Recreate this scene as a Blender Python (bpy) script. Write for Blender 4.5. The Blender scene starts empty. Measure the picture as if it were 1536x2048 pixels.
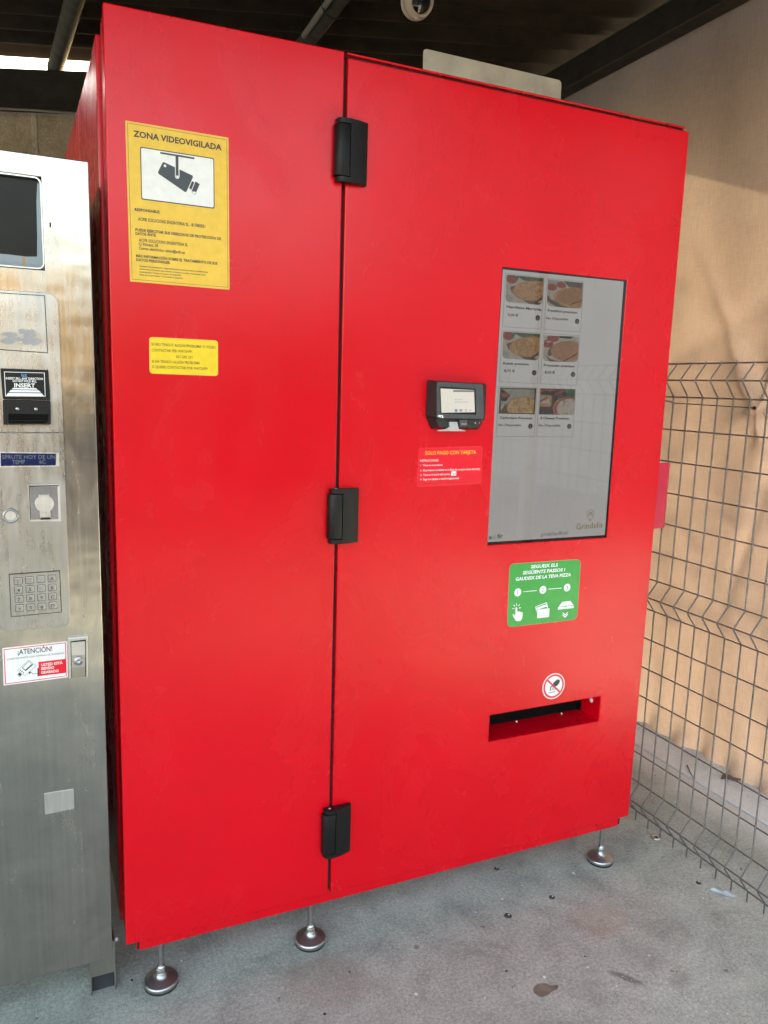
import bpy, bmesh, math, random
from mathutils import Vector, Matrix
random.seed(7)
C = bpy.context.scene.collection
SC = bpy.context.scene

# ------------------------------------------------------------------ camera, sky, sun, exposure
cam = bpy.data.cameras.new("camera")
camo = bpy.data.objects.new("camera", cam)
C.objects.link(camo)
EYE = 1.46
camo.matrix_world = Matrix((
    (0.91294081, 0.03891621, -0.40623222, 0.0),
    (-0.40698039, 0.16024545, -0.89927102, 0.0),
    (0.03010064, 0.98630975, 0.16213274, EYE),
    (0, 0, 0, 1)))
cam.sensor_fit = 'HORIZONTAL'
cam.sensor_width = 36.0
cam.lens = 36.0 * 1526.5 / 1536.0
cam.clip_start = 0.05
cam.clip_end = 600
SC.camera = camo

SUN = Vector((0.62, 0.60, 0.345)).normalized()
world = bpy.data.worlds.new("World")
SC.world = world
world.use_nodes = True
nt = world.node_tree
nt.nodes.clear()
sky = nt.nodes.new('ShaderNodeTexSky')
sky.sky_type = 'NISHITA'
sky.sun_disc = False
sky.sun_elevation = math.asin(SUN.z)
sky.sun_rotation = math.atan2(SUN.x, SUN.y)
sky.air_density = 1.0
sky.dust_density = 5.0
sky.ozone_density = 0.3
bg = nt.nodes.new('ShaderNodeBackground')
bg.inputs[1].default_value = 0.15
out = nt.nodes.new('ShaderNodeOutputWorld')
nt.links.new(sky.outputs[0], bg.inputs[0])
nt.links.new(bg.outputs[0], out.inputs[0])

sun = bpy.data.lights.new("sun", 'SUN')
sun.energy = 2.0
sun.angle = math.radians(0.5)
sun.color = (1.0, 0.86, 0.68)
suno = bpy.data.objects.new("sun", sun)
C.objects.link(suno)
suno.rotation_euler = (-SUN).to_track_quat('-Z', 'Y').to_euler()
suno.location = (8, 8, 8)

SC.view_settings.view_transform = 'Standard'
SC.view_settings.look = 'None'
SC.view_settings.gamma = 1.0
SC.view_settings.use_curve_mapping = False
SC.view_settings.exposure = 3.42
SC.view_settings.use_white_balance = True      # the phone's daylight balance for the shade
SC.view_settings.white_balance_temperature = 8000
SC.view_settings.white_balance_tint = 8

# ------------------------------------------------------------------ node helpers and materials
def col(c):
    return (c[0], c[1], c[2], 1.0)

class NB:
    def __init__(s, name):
        s.m = bpy.data.materials.new(name)
        s.m.use_nodes = True
        s.t = s.m.node_tree
        s.b = s.t.nodes['Principled BSDF']
        s.o = s.t.nodes['Material Output']
        s._tc = None
    def n(s, typ, **kw):
        x = s.t.nodes.new(typ)
        for k, v in kw.items():
            setattr(x, k, v)
        return x
    def l(s, a, b):
        s.t.links.new(a, b)
    def pos(s):
        if s._tc is None:
            s._tc = s.n('ShaderNodeTexCoord')
        return s._tc.outputs['Object']
    def mapped(s, scale=(1, 1, 1), loc=(0, 0, 0), rot=(0, 0, 0)):
        m = s.n('ShaderNodeMapping')
        m.inputs['Scale'].default_value = scale
        m.inputs['Location'].default_value = loc
        m.inputs['Rotation'].default_value = rot
        s.l(s.pos(), m.inputs[0])
        return m.outputs[0]
    def noise(s, scale, detail=3, rough=0.5, vec=None, dist=0.0):
        x = s.n('ShaderNodeTexNoise')
        x.inputs['Scale'].default_value = scale
        x.inputs['Detail'].default_value = detail
        x.inputs['Roughness'].default_value = rough
        x.inputs['Distortion'].default_value = dist
        s.l(vec if vec is not None else s.pos(), x.inputs['Vector'])
        return x.outputs[0]
    def ramp(s, fac, stops):
        r = s.n('ShaderNodeValToRGB')
        e = r.color_ramp.elements
        while len(e) < len(stops):
            e.new(0.5)
        for i, (p, c) in enumerate(stops):
            e[i].position = p
            e[i].color = col(c) if not isinstance(c, (int, float)) else (c, c, c, 1)
        s.l(fac, r.inputs[0])
        return r.outputs[0]
    def math(s, op, a, b=None, c=None, clamp=False):
        x = s.n('ShaderNodeMath', operation=op, use_clamp=clamp)
        for i, v in enumerate((a, b, c)):
            if v is None:
                continue
            if isinstance(v, (int, float)):
                x.inputs[i].default_value = v
            else:
                s.l(v, x.inputs[i])
        return x.outputs[0]
    def mix(s, fac, a, b, mode='MIX'):
        x = s.n('ShaderNodeMix', data_type='RGBA', blend_type=mode)
        for sock, v in ((x.inputs[0], fac), (x.inputs[6], a), (x.inputs[7], b)):
            if isinstance(v, (int, float)):
                sock.default_value = v
            elif isinstance(v, tuple):
                sock.default_value = col(v)
            else:
                s.l(v, sock)
        return x.outputs[2]
    def bump(s, h, strength, dist=0.01, prev=None):
        x = s.n('ShaderNodeBump')
        x.inputs['Strength'].default_value = strength
        x.inputs['Distance'].default_value = dist
        s.l(h, x.inputs['Height'])
        if prev is not None:
            s.l(prev, x.inputs['Normal'])
        return x.outputs[0]
    def set(s, **kw):
        for k, v in kw.items():
            k = k.replace('_', ' ')
            i = s.b.inputs[k]
            if isinstance(v, (int, float)):
                i.default_value = v
            elif isinstance(v, tuple):
                i.default_value = col(v)
            else:
                s.l(v, i)
        return s

def simple(name, c, rough=0.5, metal=0.0, var=0.12, vs=25.0, bump=0.0, bs=300.0, spec=0.5):
    b = NB(name)
    n = b.noise(vs, 4, 0.6)
    lo = tuple(x * (1 - var) for x in c)
    hi = tuple(min(1, x * (1 + var)) for x in c)
    b.set(Base_Color=b.ramp(n, [(0.3, lo), (0.7, hi)]), Metallic=metal)
    n2 = b.noise(vs * 2.3, 3, 0.6)
    b.set(Roughness=b.math('MULTIPLY_ADD', n2, 0.2 * rough, rough * 0.9))
    b.b.inputs['Specular IOR Level'].default_value = spec
    if bump:
        b.set(Normal=b.bump(b.noise(bs, 2), bump, 0.002))
    return b.m

def ink(name, c, rough=0.45):
    return simple(name, c, rough, 0, 0.06, 60)

SCREEN = 0.074      # display brightness against the exposure
def screen_mat(name, c, k=1.0):
    """a lit pixel colour of a display behind glossy glass"""
    b = NB(name)
    b.set(Base_Color=(0.012, 0.012, 0.013), Roughness=0.05)
    b.b.inputs['Specular IOR Level'].default_value = 0.52
    n = b.noise(9.0, 3, 0.5)
    e = b.mix(0.0, c, c)
    x = b.mix(1.0, c, b.ramp(n, [(0.3, 0.93), (0.7, 1.0)]), 'MULTIPLY')
    b.set(Emission_Color=x, Emission_Strength=k * SCREEN)
    return b.m

def red_paint():
    b = NB("red_powder_coat")
    n = b.noise(3.0, 4, 0.55)
    c = b.ramp(n, [(0.3, (0.65, 0.0010, 0.0095)), (0.7, (0.71, 0.0013, 0.0120))])
    # handling smudges: faint greasy wipes that change the gloss, slightly paler film
    wipe = b.noise(7.0, 6, 0.65, b.mapped((1.0, 1.0, 0.6), rot=(0, 0.6, 0)), 1.2)
    wm = b.ramp(wipe, [(0.50, 0.0), (0.72, 1.0)])
    c = b.mix(b.math('MULTIPLY', wm, 0.010), c, (0.70, 0.09, 0.09))
    spots = b.noise(120.0, 2, 0.5)
    sm = b.ramp(spots, [(0.74, 0.0), (0.78, 1.0)])
    c = b.mix(b.math('MULTIPLY', sm, 0.30), c, (0.35, 0.004, 0.008))
    r = b.math('MULTIPLY_ADD', wm, 0.055, 0.225)
    hand = b.ramp(b.noise(3.4, 5, 0.6, b.mapped((1, 1, 0.8), (4, 1, 2)), 0.9), [(0.45, 0.0), (0.66, 1.0)])
    r = b.math('MULTIPLY_ADD', hand, 0.075, r)
    pe = b.noise(650.0, 2, 0.5)
    big = b.noise(2.2, 2, 0.4)
    nm = b.bump(pe, 0.10, 0.0006)
    nm = b.bump(big, 0.10, 0.02, nm)
    b.set(Base_Color=c, Roughness=r, Normal=nm)
    b.b.inputs['Specular IOR Level'].default_value = 0.35
    return b.m

def steel(name, base=(0.60, 0.585, 0.555), r0=0.18, r1=0.30, wob=0.12, tarnish=0.25, brush=(900, 900, 12)):
    b = NB(name)
    br = b.noise(1.0, 2, 0.5, b.mapped(brush))
    streak = b.noise(1.0, 3, 0.6, b.mapped(tuple(x * 0.16 for x in brush)))
    cloud = b.noise(6.0, 6, 0.65, None, 0.8)
    wipe = b.noise(9.0, 6, 0.7, b.mapped((1.6, 1.6, 0.5), (1, 2, 3)), 1.6)
    drip = b.noise(1.0, 4, 0.6, b.mapped((24, 24, 5.0)), 1.2)
    c = b.ramp(cloud, [(0.32, tuple(x * 0.80 for x in base)), (0.68, base)])
    c = b.mix(0.6, c, b.ramp(streak, [(0.30, 0.84), (0.70, 1.06)]), 'MULTIPLY')
    c = b.mix(b.math('MULTIPLY', b.ramp(drip, [(0.55, 0.0), (0.70, 1.0)]), tarnish), c, (0.44, 0.31, 0.20))
    wm = b.ramp(wipe, [(0.45, 0.0), (0.70, 1.0)])
    r = b.math('MULTIPLY_ADD', streak, (r1 - r0) * 0.8, r0 - (r1 - r0) * 0.2)
    r = b.math('ADD', r, b.math('MULTIPLY', wm, (r1 - r0) * 0.9))
    spk = b.ramp(b.noise(46.0, 3, 0.55), [(0.70, 0.0), (0.76, 1.0)])
    r = b.math('ADD', r, b.math('MULTIPLY', spk, 0.15))
    c = b.mix(b.math('MULTIPLY', spk, 0.28), c, (0.22, 0.20, 0.17))
    nm = b.bump(br, 0.06, 0.0006)
    nm = b.bump(b.noise(2.2, 3, 0.45, b.mapped((1.0, 1.0, 1.9))), wob, 0.03, nm)
    b.set(Base_Color=c, Roughness=r, Metallic=1.0, Normal=nm)
    return b.m

def ellipse(b, cx, cy, rx, ry, soft, distort, dscale=9.0, rot=0.0):
    """0..1 mask of a stain at a fixed place on the ground"""
    sep = b.n('ShaderNodeSeparateXYZ')
    b.l(b.pos(), sep.inputs[0])
    ca, sa = math.cos(rot), math.sin(rot)
    dx = b.math('SUBTRACT', sep.outputs[0], cx)
    dy = b.math('SUBTRACT', sep.outputs[1], cy)
    u = b.math('ADD', b.math('MULTIPLY', dx, ca / rx), b.math('MULTIPLY', dy, sa / rx))
    v = b.math('ADD', b.math('MULTIPLY', dx, -sa / ry), b.math('MULTIPLY', dy, ca / ry))
    d = b.math('SQRT', b.math('ADD', b.math('MULTIPLY', u, u), b.math('MULTIPLY', v, v)))
    n = b.noise(dscale, 4, 0.6)
    d = b.math('ADD', d, b.math('MULTIPLY', b.math('SUBTRACT', n, 0.5), distort))
    return d, b.ramp(d, [(max(0.0, 1 - soft), 1.0), (1.0, 0.0)])

def concrete(name, base, stains=True, seam_x=None):
    b = NB(name)
    big = b.noise(1.3, 5, 0.6)
    mid = b.noise(7.0, 6, 0.62, None, 0.5)
    fine = b.noise(110.0, 3, 0.75)
    grit = b.noise(230.0, 2, 0.7)
    c = b.ramp(big, [(0.30, tuple(x * 0.82 for x in base)), (0.70, tuple(x * 1.12 for x in base))])
    c = b.mix(0.75, c, b.ramp(mid, [(0.30, 0.60), (0.50, 0.98), (0.70, 1.22)]), 'MULTIPLY')
    pit = b.ramp(b.noise(42.0, 4, 0.7), [(0.60, 0.0), (0.70, 1.0)])
    c = b.mix(b.math('MULTIPLY', pit, 0.35), c, tuple(x * 0.45 for x in base))
    fleck = b.ramp(b.noise(62.0, 3, 0.6, b.mapped((1, 1, 1), (5, 9, 0))), [(0.66, 0.0), (0.72, 1.0)])
    c = b.mix(b.math('MULTIPLY', fleck, 0.40), c, (0.72, 0.72, 0.70))
    c = b.mix(0.55, c, b.ramp(fine, [(0.34, 0.62), (0.50, 0.98), (0.66, 1.42)]), 'MULTIPLY')
    c = b.mix(0.45, c, b.ramp(grit, [(0.34, 0.66), (0.50, 0.98), (0.66, 1.38)]), 'MULTIPLY')
    # dark oil dots
    dots = b.ramp(b.noise(24.0, 3, 0.5), [(0.715, 0.0), (0.75, 1.0)])
    c = b.mix(b.math('MULTIPLY', dots, 0.55), c, (0.075, 0.068, 0.060))
    blot = b.ramp(b.noise(3.6, 4, 0.6, b.mapped((1, 1, 1), (3.1, 1.7, 0))), [(0.58, 0.0), (0.72, 1.0)])
    c = b.mix(b.math('MULTIPLY', blot, 0.28), c, (0.12, 0.11, 0.10))
    pale = b.ramp(b.noise(2.4, 4, 0.6, b.mapped((1, 1, 1), (7.7, 2.2, 0))), [(0.56, 0.0), (0.74, 1.0)])
    c = b.mix(b.math('MULTIPLY', pale, 0.25), c, (0.42, 0.42, 0.42))
    if stains:
        d, m = ellipse(b, 1.375, 1.50, 0.105, 0.085, 0.30, 0.45)
        c = b.mix(b.math('MULTIPLY', b.math('MULTIPLY', m, b.ramp(b.noise(30, 4, 0.7), [(0.35, 0.2), (0.6, 1.0)])), 0.42), c, (0.33, 0.24, 0.16))
        d, m = ellipse(b, 0.60, 1.575, 0.155, 0.10, 0.45, 0.6, 11, -0.45)
        c = b.mix(b.math('MULTIPLY', m, 0.38), c, (0.235, 0.175, 0.135))
        d, m = ellipse(b, 0.515, 1.635, 0.078, 0.058, 0.4, 0.10, 12)
        ring = b.ramp(d, [(0.86, 0.0), (0.95, 1.0), (1.0, 0.0)])
        c = b.mix(b.math('MULTIPLY', ring, 0.35), c, (0.46, 0.44, 0.36))
        d, m = ellipse(b, 1.30, 1.30, 0.055, 0.014, 0.5, 1.1, 40, -0.9)
        c = b.mix(b.math('MULTIPLY', m, 0.6), c, (0.085, 0.062, 0.050))
        d, m = ellipse(b, 1.42, 1.24, 0.05, 0.03, 0.6, 1.0, 25, 0.4)
        c = b.mix(b.math("MULTIPLY", m, 0.28), c, (0.10, 0.09, 0.08))
    if seam_x is not None:
        sep = b.n('ShaderNodeSeparateXYZ')
        b.l(b.pos(), sep.inputs[0])
        w = b.math('ABSOLUTE', b.math('SUBTRACT', sep.outputs[0], seam_x))
        w = b.math('ADD', w, b.math('MULTIPLY', b.math('SUBTRACT', b.noise(14.0, 4, 0.65), 0.5), 0.10))
        m = b.ramp(w, [(0.05, 1.0), (0.17, 0.0)])  # pale mortar edges, widened and brightened to paint in light from outside
        c = b.mix(b.math('MULTIPLY', m, 0.60), c, (0.74, 0.76, 0.74))
    nm = b.bump(fine, 0.35, 0.004)
    nm = b.bump(grit, 0.25, 0.002, nm)
    nm = b.bump(mid, 0.2, 0.01, nm)
    b.set(Base_Color=c, Roughness=b.math('MULTIPLY_ADD', mid, 0.2, 0.62), Normal=nm)
    b.b.inputs['Specular IOR Level'].default_value = 0.35
    return b.m

def cloth_mat():
    b = NB("shade_cloth_weave")
    th = b.noise(1.0, 2, 0.6, b.mapped((160, 420, 14)))
    tw = b.noise(1.0, 2, 0.6, b.mapped((160, 20, 420)))
    cl = b.noise(2.0, 4, 0.6)
    f = b.math('ADD', b.math('MULTIPLY', th, 0.6), b.math('MULTIPLY', tw, 0.4))
    c = b.ramp(f, [(0.36, (0.235, 0.260, 0.315)), (0.64, (0.305, 0.335, 0.40))])
    c = b.mix(0.5, c, b.ramp(cl, [(0.3, 0.78), (0.7, 1.15)]), 'MULTIPLY')
    # ground dirt along the hem
    sep = b.n('ShaderNodeSeparateXYZ')
    b.l(b.pos(), sep.inputs[0])
    h = b.math('ADD', sep.outputs[2], b.math('MULTIPLY', b.math('SUBTRACT', b.noise(9, 5, 0.65), 0.5), 0.30))
    hem = b.ramp(h, [(0.0, 1.0), (0.10, 0.0)])
    back = b.ramp(b.math('MULTIPLY_ADD', sep.outputs[1], 0.8, -1.35), [(0.2, 0.0), (0.65, 1.0)])
    c = b.mix(b.math('MULTIPLY', b.math('MULTIPLY', hem, back), 0.75), c, (0.10, 0.075, 0.055))
    d = b.n('ShaderNodeBsdfDiffuse')
    t = b.n('ShaderNodeBsdfTranslucent')
    mx = b.n('ShaderNodeMixShader')
    nm = b.bump(f, 0.3, 0.001)
    b.l(nm, d.inputs['Normal'])
    b.l(c, d.inputs[0])
    b.l(b.mix(1.0, c, (0.262, 0.188, 0.130), 'MULTIPLY'), t.inputs[0])
    mx.inputs[0].default_value = 0.5
    b.l(d.outputs[0], mx.inputs[1])
    b.l(t.outputs[0], mx.inputs[2])
    b.l(mx.outputs[0], b.o.inputs[0])
    return b.m

M = {}
M['red'] = red_paint()
M['red_handle'] = simple("crimson_handle_paint", (0.55, 0.012, 0.05), 0.35, 0, 0.08, 40)
M['black'] = simple("black_hinge_plastic", (0.007, 0.007, 0.007), 0.42, 0, 0.2, 90, 0.1, 900, 0.28)
M['gasket'] = simple("black_rubber_gasket", (0.006, 0.006, 0.006), 0.8, 0, 0.2, 30)
M['dark_inside'] = simple("black_chute_interior", (0.004, 0.004, 0.004), 0.75, 0, 0.2, 30, spec=0.1)
M['term_black'] = simple("black_terminal_plastic", (0.016, 0.015, 0.015), 0.5, 0, 0.15, 60)
M['term_grey'] = simple("slate_grey_terminal_face", (0.055, 0.060, 0.066), 0.45, 0, 0.1, 60)
M['grey_plastic'] = simple("pale_grey_plastic", (0.42, 0.42, 0.41), 0.5, 0, 0.1, 60)
M['door_steel'] = steel("brushed_stainless_door", (0.46, 0.44, 0.40), 0.13, 0.28, 0.26, 0.12)
M['panel_steel'] = steel("worn_stainless_panel", (0.50, 0.50, 0.485), 0.24, 0.42, 0.22, 0.13, (700, 700, 60))
M['plate_steel'] = steel("clean_stainless_plate", (0.74, 0.73, 0.71), 0.30, 0.45, 0.05, 0.05)
M['leg_steel'] = steel("bent_steel_leg", (0.45, 0.43, 0.38), 0.30, 0.45, 0.1, 0.2)
M['chrome'] = simple("dull_foot_steel", (0.42, 0.42, 0.42), 0.31, 0.9, 0.15, 60)
M['zinc'] = simple("zinc_nut", (0.62, 0.66, 0.66), 0.34, 1.0, 0.15, 120)
M['rubber'] = simple("black_foot_rubber", (0.010, 0.010, 0.010), 0.7)
M['galv'] = simple("galvanised_wire", (0.15, 0.152, 0.150), 0.46, 0.6, 0.3, 40)
M['galv_post'] = simple("galvanised_post", (0.55, 0.56, 0.56), 0.45, 0.5, 0.2, 18)
M['roof'] = simple("dark_brown_fibre_cement", (0.022, 0.016, 0.011), 0.9, 0, 0.35, 9, 0.3, 120, 0.15)
M['beam'] = simple("dark_painted_steel_beam", (0.030, 0.028, 0.024), 0.7, 0, 0.25, 14, 0.15, 200, 0.2)
M['pipe'] = simple("grey_painted_pipe", (0.060, 0.057, 0.050), 0.85, 0, 0.25, 18, spec=0.12)
M['conduit'] = simple("pale_plastic_conduit", (0.20, 0.19, 0.175), 0.6)
M['wall'] = concrete("precast_concrete_wall", (0.36, 0.31, 0.22), False)
M['mortar'] = concrete("pale_joint_mortar", (0.44, 0.39, 0.30), False)
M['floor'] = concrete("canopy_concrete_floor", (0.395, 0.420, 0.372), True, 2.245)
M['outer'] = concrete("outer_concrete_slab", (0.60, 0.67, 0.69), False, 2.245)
M['asphalt'] = concrete("asphalt", (0.055, 0.055, 0.055), False)
M['cloth'] = cloth_mat()
M['tin'] = simple("weathered_aluminium_sheet", (0.72, 0.69, 0.60), 0.6, 0.25, 0.22, 9, 0.1, 200)
M['cam_white'] = simple("cream_camera_plastic", (0.62, 0.56, 0.47), 0.4, 0, 0.06, 40)
M['cam_black'] = simple("black_lens_window", (0.006, 0.006, 0.008), 0.06, 0, 0.1, 10)
M['yellow'] = ink("yellow_print", (0.80, 0.50, 0.055))
M['yellow2'] = ink("warm_yellow_vinyl", (0.83, 0.58, 0.02), 0.35)
M['yellow_edge'] = ink("pale_yellow_edge", (0.88, 0.66, 0.20))
M['white'] = ink("white_print", (0.80, 0.80, 0.79))
M['white_cool'] = ink("cool_white_vinyl", (0.74, 0.78, 0.84), 0.3)
M['inkblack'] = ink("black_print", (0.035, 0.032, 0.030))
M['inkbrown'] = ink("brown_print", (0.16, 0.10, 0.015))
M['inkslate'] = ink("slate_print", (0.045, 0.055, 0.065))
M['green'] = ink("green_vinyl", (0.004, 0.31, 0.045), 0.32)
M['edge_tan'] = ink("tan_vinyl_edge", (0.60, 0.36, 0.20))
M['redvinyl'] = ink("scarlet_vinyl", (0.80, 0.004, 0.022), 0.3)
M['redprint'] = ink("red_print", (0.70, 0.012, 0.05))
M['redmargin'] = ink("pale_red_vinyl_edge", (0.85, 0.06, 0.06))
M['yellowtext'] = ink("golden_lettering", (0.88, 0.55, 0.03))
M['lcdblue'] = screen_mat("blue_display", (0.004, 0.018, 0.13), 1.0)
M['lcdtext'] = screen_mat("grey_display_letters", (0.085, 0.10, 0.12), 3.2)
for k_ in ('lcdblue', 'lcdtext'):
    M[k_].node_tree.nodes['Principled BSDF'].inputs['Specular IOR Level'].default_value = 0.15
M['glass_dark'] = simple("dark_window_film", (0.010, 0.010, 0.009), 0.25, 0, 0.3, 10, spec=0.16)
M['glass_blue'] = simple("blue_grey_window_margin", (0.20, 0.27, 0.32), 0.12, 0, 0.1, 8)
M['brass'] = simple("amber_tape", (0.45, 0.25, 0.07), 0.4)
# ------------------------------------------------------------------ mesh helpers
BASE = [Vector((0, 0, 0))]      # world position of the thing being built

def tag(o, label=None, cat=None, group=None, kind=None):
    if label: o['label'] = label
    if cat: o['category'] = cat
    if group: o['group'] = group
    if kind: o['kind'] = kind
    return o

def thing(name, label, cat, base, group=None):
    o = bpy.data.objects.new(name, None)
    o.empty_display_size = 0.1
    C.objects.link(o)
    o.location = base
    return tag(o, label, cat, group)

class MB:
    """collects shapes in world coordinates and links them as ONE mesh object"""
    def __init__(s):
        s.v, s.f, s.mi, s.sm = [], [], [], []
        s.mats = []
    def mat(s, m):
        if m not in s.mats:
            s.mats.append(m)
        return s.mats.index(m)
    def add(s, vs, fs, m, smooth=False):
        k = len(s.v)
        s.v += [tuple(p) for p in vs]
        i = s.mat(m)
        for f in fs:
            s.f.append([k + j for j in f])
            s.mi.append(i)
            s.sm.append(smooth)
        return s
    def box(s, x0, x1, y0, y1, z0, z1, m):
        vs = [(x, y, z) for x in (x0, x1) for y in (y0, y1) for z in (z0, z1)]
        fs = [(0, 1, 3, 2), (4, 6, 7, 5), (0, 4, 5, 1), (2, 3, 7, 6), (0, 2, 6, 4), (1, 5, 7, 3)]
        return s.add(vs, fs, m)
    def prism(s, pts, a0, a1, m, axis='y', smooth=False):
        """extrude a closed outline along an axis; axis y: pts are (x, z), axis z: pts are (x, y), axis x: pts are (y, z)"""
        ar = sum(pts[i][0] * pts[(i + 1) % len(pts)][1] - pts[(i + 1) % len(pts)][0] * pts[i][1] for i in range(len(pts)))
        if ar < 0:
            pts = pts[::-1]
        n = len(pts)
        if axis == 'y':
            P = lambda p, a: (p[0], a, p[1])
        elif axis == 'z':
            P = lambda p, a: (p[0], p[1], a)
        else:
            P = lambda p, a: (a, p[0], p[1])
        vs = [P(p, a0) for p in pts] + [P(p, a1) for p in pts]
        flip = axis != 'y'
        f0 = list(range(n)); f1 = [2 * n - 1 - i for i in range(n)]
        side = [(i, n + i, n + (i + 1) % n, (i + 1) % n) for i in range(n)]
        if flip:
            f0, f1 = f0[::-1], f1[::-1]
            side = [q[::-1] for q in side]
        s.add(vs, [f0, f1], m)
        k = len(s.v) - 2 * n
        i = s.mat(m)
        for q in side:
            s.f.append([k + j for j in q]); s.mi.append(i); s.sm.append(smooth)
        return s
    def flat(s, pts, y, m):
        """a flat printed shape on a front plane; pts are (x, z)"""
        ar = sum(pts[i][0] * pts[(i + 1) % len(pts)][1] - pts[(i + 1) % len(pts)][0] * pts[i][1] for i in range(len(pts)))
        if ar < 0:
            pts = pts[::-1]
        return s.add([(p[0], y, p[1]) for p in pts], [list(range(len(pts)))], m)
    def line(s, pts, w, y, m, closed=False):
        n = len(pts)
        for i in range(n if closed else n - 1):
            a, b = Vector(pts[i]), Vector(pts[(i + 1) % n])
            d = (b - a)
            if d.length < 1e-9:
                continue
            d.normalize()
            p = Vector((-d.y, d.x)) * (w / 2)
            e = d * (w / 2 if closed else 0)
            s.flat([tuple(a - e + p), tuple(b + e + p), tuple(b + e - p), tuple(a - e - p)], y - i * 1e-6, m)
        return s
    def disc(s, c, r, y, m, n=28, rz=None):
        rz = rz or r
        return s.flat([(c[0] + r * math.cos(2 * math.pi * i / n), c[1] + rz * math.sin(2 * math.pi * i / n)) for i in range(n)], y, m)
    def tube(s, pts, r, m, n=8, cap=True):
        pts = [Vector(p) for p in pts]
        rings = []
        prev = None
        for i, p in enumerate(pts):
            t = (pts[min(i + 1, len(pts) - 1)] - pts[max(i - 1, 0)]).normalized()
            if prev is None:
                u = t.orthogonal().normalized()
            else:
                u = (prev - t * prev.dot(t)).normalized()
            prev = u
            w = t.cross(u)
            rr = r[i] if isinstance(r, (list, tuple)) else r
            rings.append([p + (u * math.cos(2 * math.pi * j / n) + w * math.sin(2 * math.pi * j / n)) * rr for j in range(n)])
        vs = [q for ring in rings for q in ring]
        fs = []
        for i in range(len(pts) - 1):
            for j in range(n):
                fs.append((i * n + j, i * n + (j + 1) % n, (i + 1) * n + (j + 1) % n, (i + 1) * n + j))
        s.add(vs, fs, m, True)
        if cap:
            s.add(rings[0], [list(range(n))[::-1]], m)
            s.add(rings[-1], [list(range(n))], m)
        return s
    def lathe(s, c, prof, m, n=32, axis=Vector((0, 0, 1)), smooth=True):
        """profile of (radius, height) turned round an axis through c"""
        c = Vector(c); ax = Vector(axis).normalized()
        u = ax.orthogonal().normalized(); w = ax.cross(u)
        vs, fs = [], []
        for (r, h) in prof:
            for j in range(n):
                a = 2 * math.pi * j / n
                vs.append(c + ax * h + (u * math.cos(a) + w * math.sin(a)) * r)
        for i in range(len(prof) - 1):
            for j in range(n):
                fs.append((i * n + j, i * n + (j + 1) % n, (i + 1) * n + (j + 1) % n, (i + 1) * n + j))
        return s.add(vs, fs, m, smooth)
    def text(s, body, pl, pr, h, y, m, bold=0.0, align='FIT', shear=0.0, res=2):
        """flat lettering whose baseline runs from pl to pr on a front plane"""
        key = (body, bold, shear, res)
        if key not in TEXT:
            cu = bpy.data.curves.new("lettering", 'FONT')
            cu.body = body; cu.size = 1.0; cu.offset = bold; cu.shear = shear
            cu.resolution_u = res; cu.fill_mode = 'FRONT'
            o = bpy.data.objects.new("lettering", cu)
            C.objects.link(o)
            dg = bpy.context.evaluated_depsgraph_get()
            me = bpy.data.meshes.new_from_object(o.evaluated_get(dg))
            TEXT[key] = ([tuple(v.co) for v in me.vertices], [list(p.vertices) for p in me.polygons])
            bpy.data.objects.remove(o); bpy.data.curves.remove(cu); bpy.data.meshes.remove(me)
        vs, fs = TEXT[key]
        if not vs:
            return s
        x0 = min(v[0] for v in vs); x1 = max(v[0] for v in vs)
        sc = h / 0.727
        a = Vector(pl)
        if align == 'FIT':
            d = Vector(pr) - a
            sx = d.length / max(1e-6, x1 - x0)
        else:
            d = Vector(pr) - a
            sx = sc
        d.normalize()
        p = Vector((-d.y, d.x))
        off = 0.0
        if align == 'CENTER':
            off = -(x1 - x0) * sx / 2
        q = [a + d * ((v[0] - x0) * sx + off) + p * (v[1] * sc) for v in vs]
        # keep every face turned to the front
        a2 = sum((q[f[1]] - q[f[0]]).x * (q[f[2]] - q[f[0]]).y - (q[f[1]] - q[f[0]]).y * (q[f[2]] - q[f[0]]).x for f in fs)
        return s.add([(v.x, y, v.y) for v in q], fs if a2 >= 0 else [f[::-1] for f in fs], m)
    def build(s, name, parent=None, bevel=0.0, segs=2, angle=40, base=None):
        me = bpy.data.meshes.new(name)
        b = base if base is not None else (BASE[0] if parent is not None else Vector((0, 0, 0)))
        me.from_pydata([(v[0] - b[0], v[1] - b[1], v[2] - b[2]) for v in s.v], [], s.f)
        for m in s.mats:
            me.materials.append(m)
        me.polygons.foreach_set('material_index', s.mi)
        me.polygons.foreach_set('use_smooth', s.sm)
        me.update()
        if bevel:
            bm = bmesh.new(); bm.from_mesh(me)
            bmesh.ops.remove_doubles(bm, verts=bm.verts, dist=1e-6)
            ed = [e for e in bm.edges if len(e.link_faces) == 2 and e.calc_face_angle(0) > math.radians(angle)]
            bmesh.ops.bevel(bm, geom=ed, offset=bevel, segments=segs, affect='EDGES', profile=0.5, clamp_overlap=True)
            bm.to_mesh(me); bm.free()
        o = bpy.data.objects.new(name, me)
        C.objects.link(o)
        if parent is not None:
            o.parent = parent
        elif b.length > 0:
            o.location = b
        return o
TEXT = {}

def rrect(x0, x1, z0, z1, r, n=5):
    if x0 > x1: x0, x1 = x1, x0
    if z0 > z1: z0, z1 = z1, z0
    pts = []
    for cx, cz, a0 in ((x1 - r, z1 - r, 0), (x0 + r, z1 - r, 90), (x0 + r, z0 + r, 180), (x1 - r, z0 + r, 270)):
        for i in range(n + 1):
            a = math.radians(a0 + 90 * i / n)
            pts.append((cx + r * math.cos(a), cz + r * math.sin(a)))
    return pts

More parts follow.
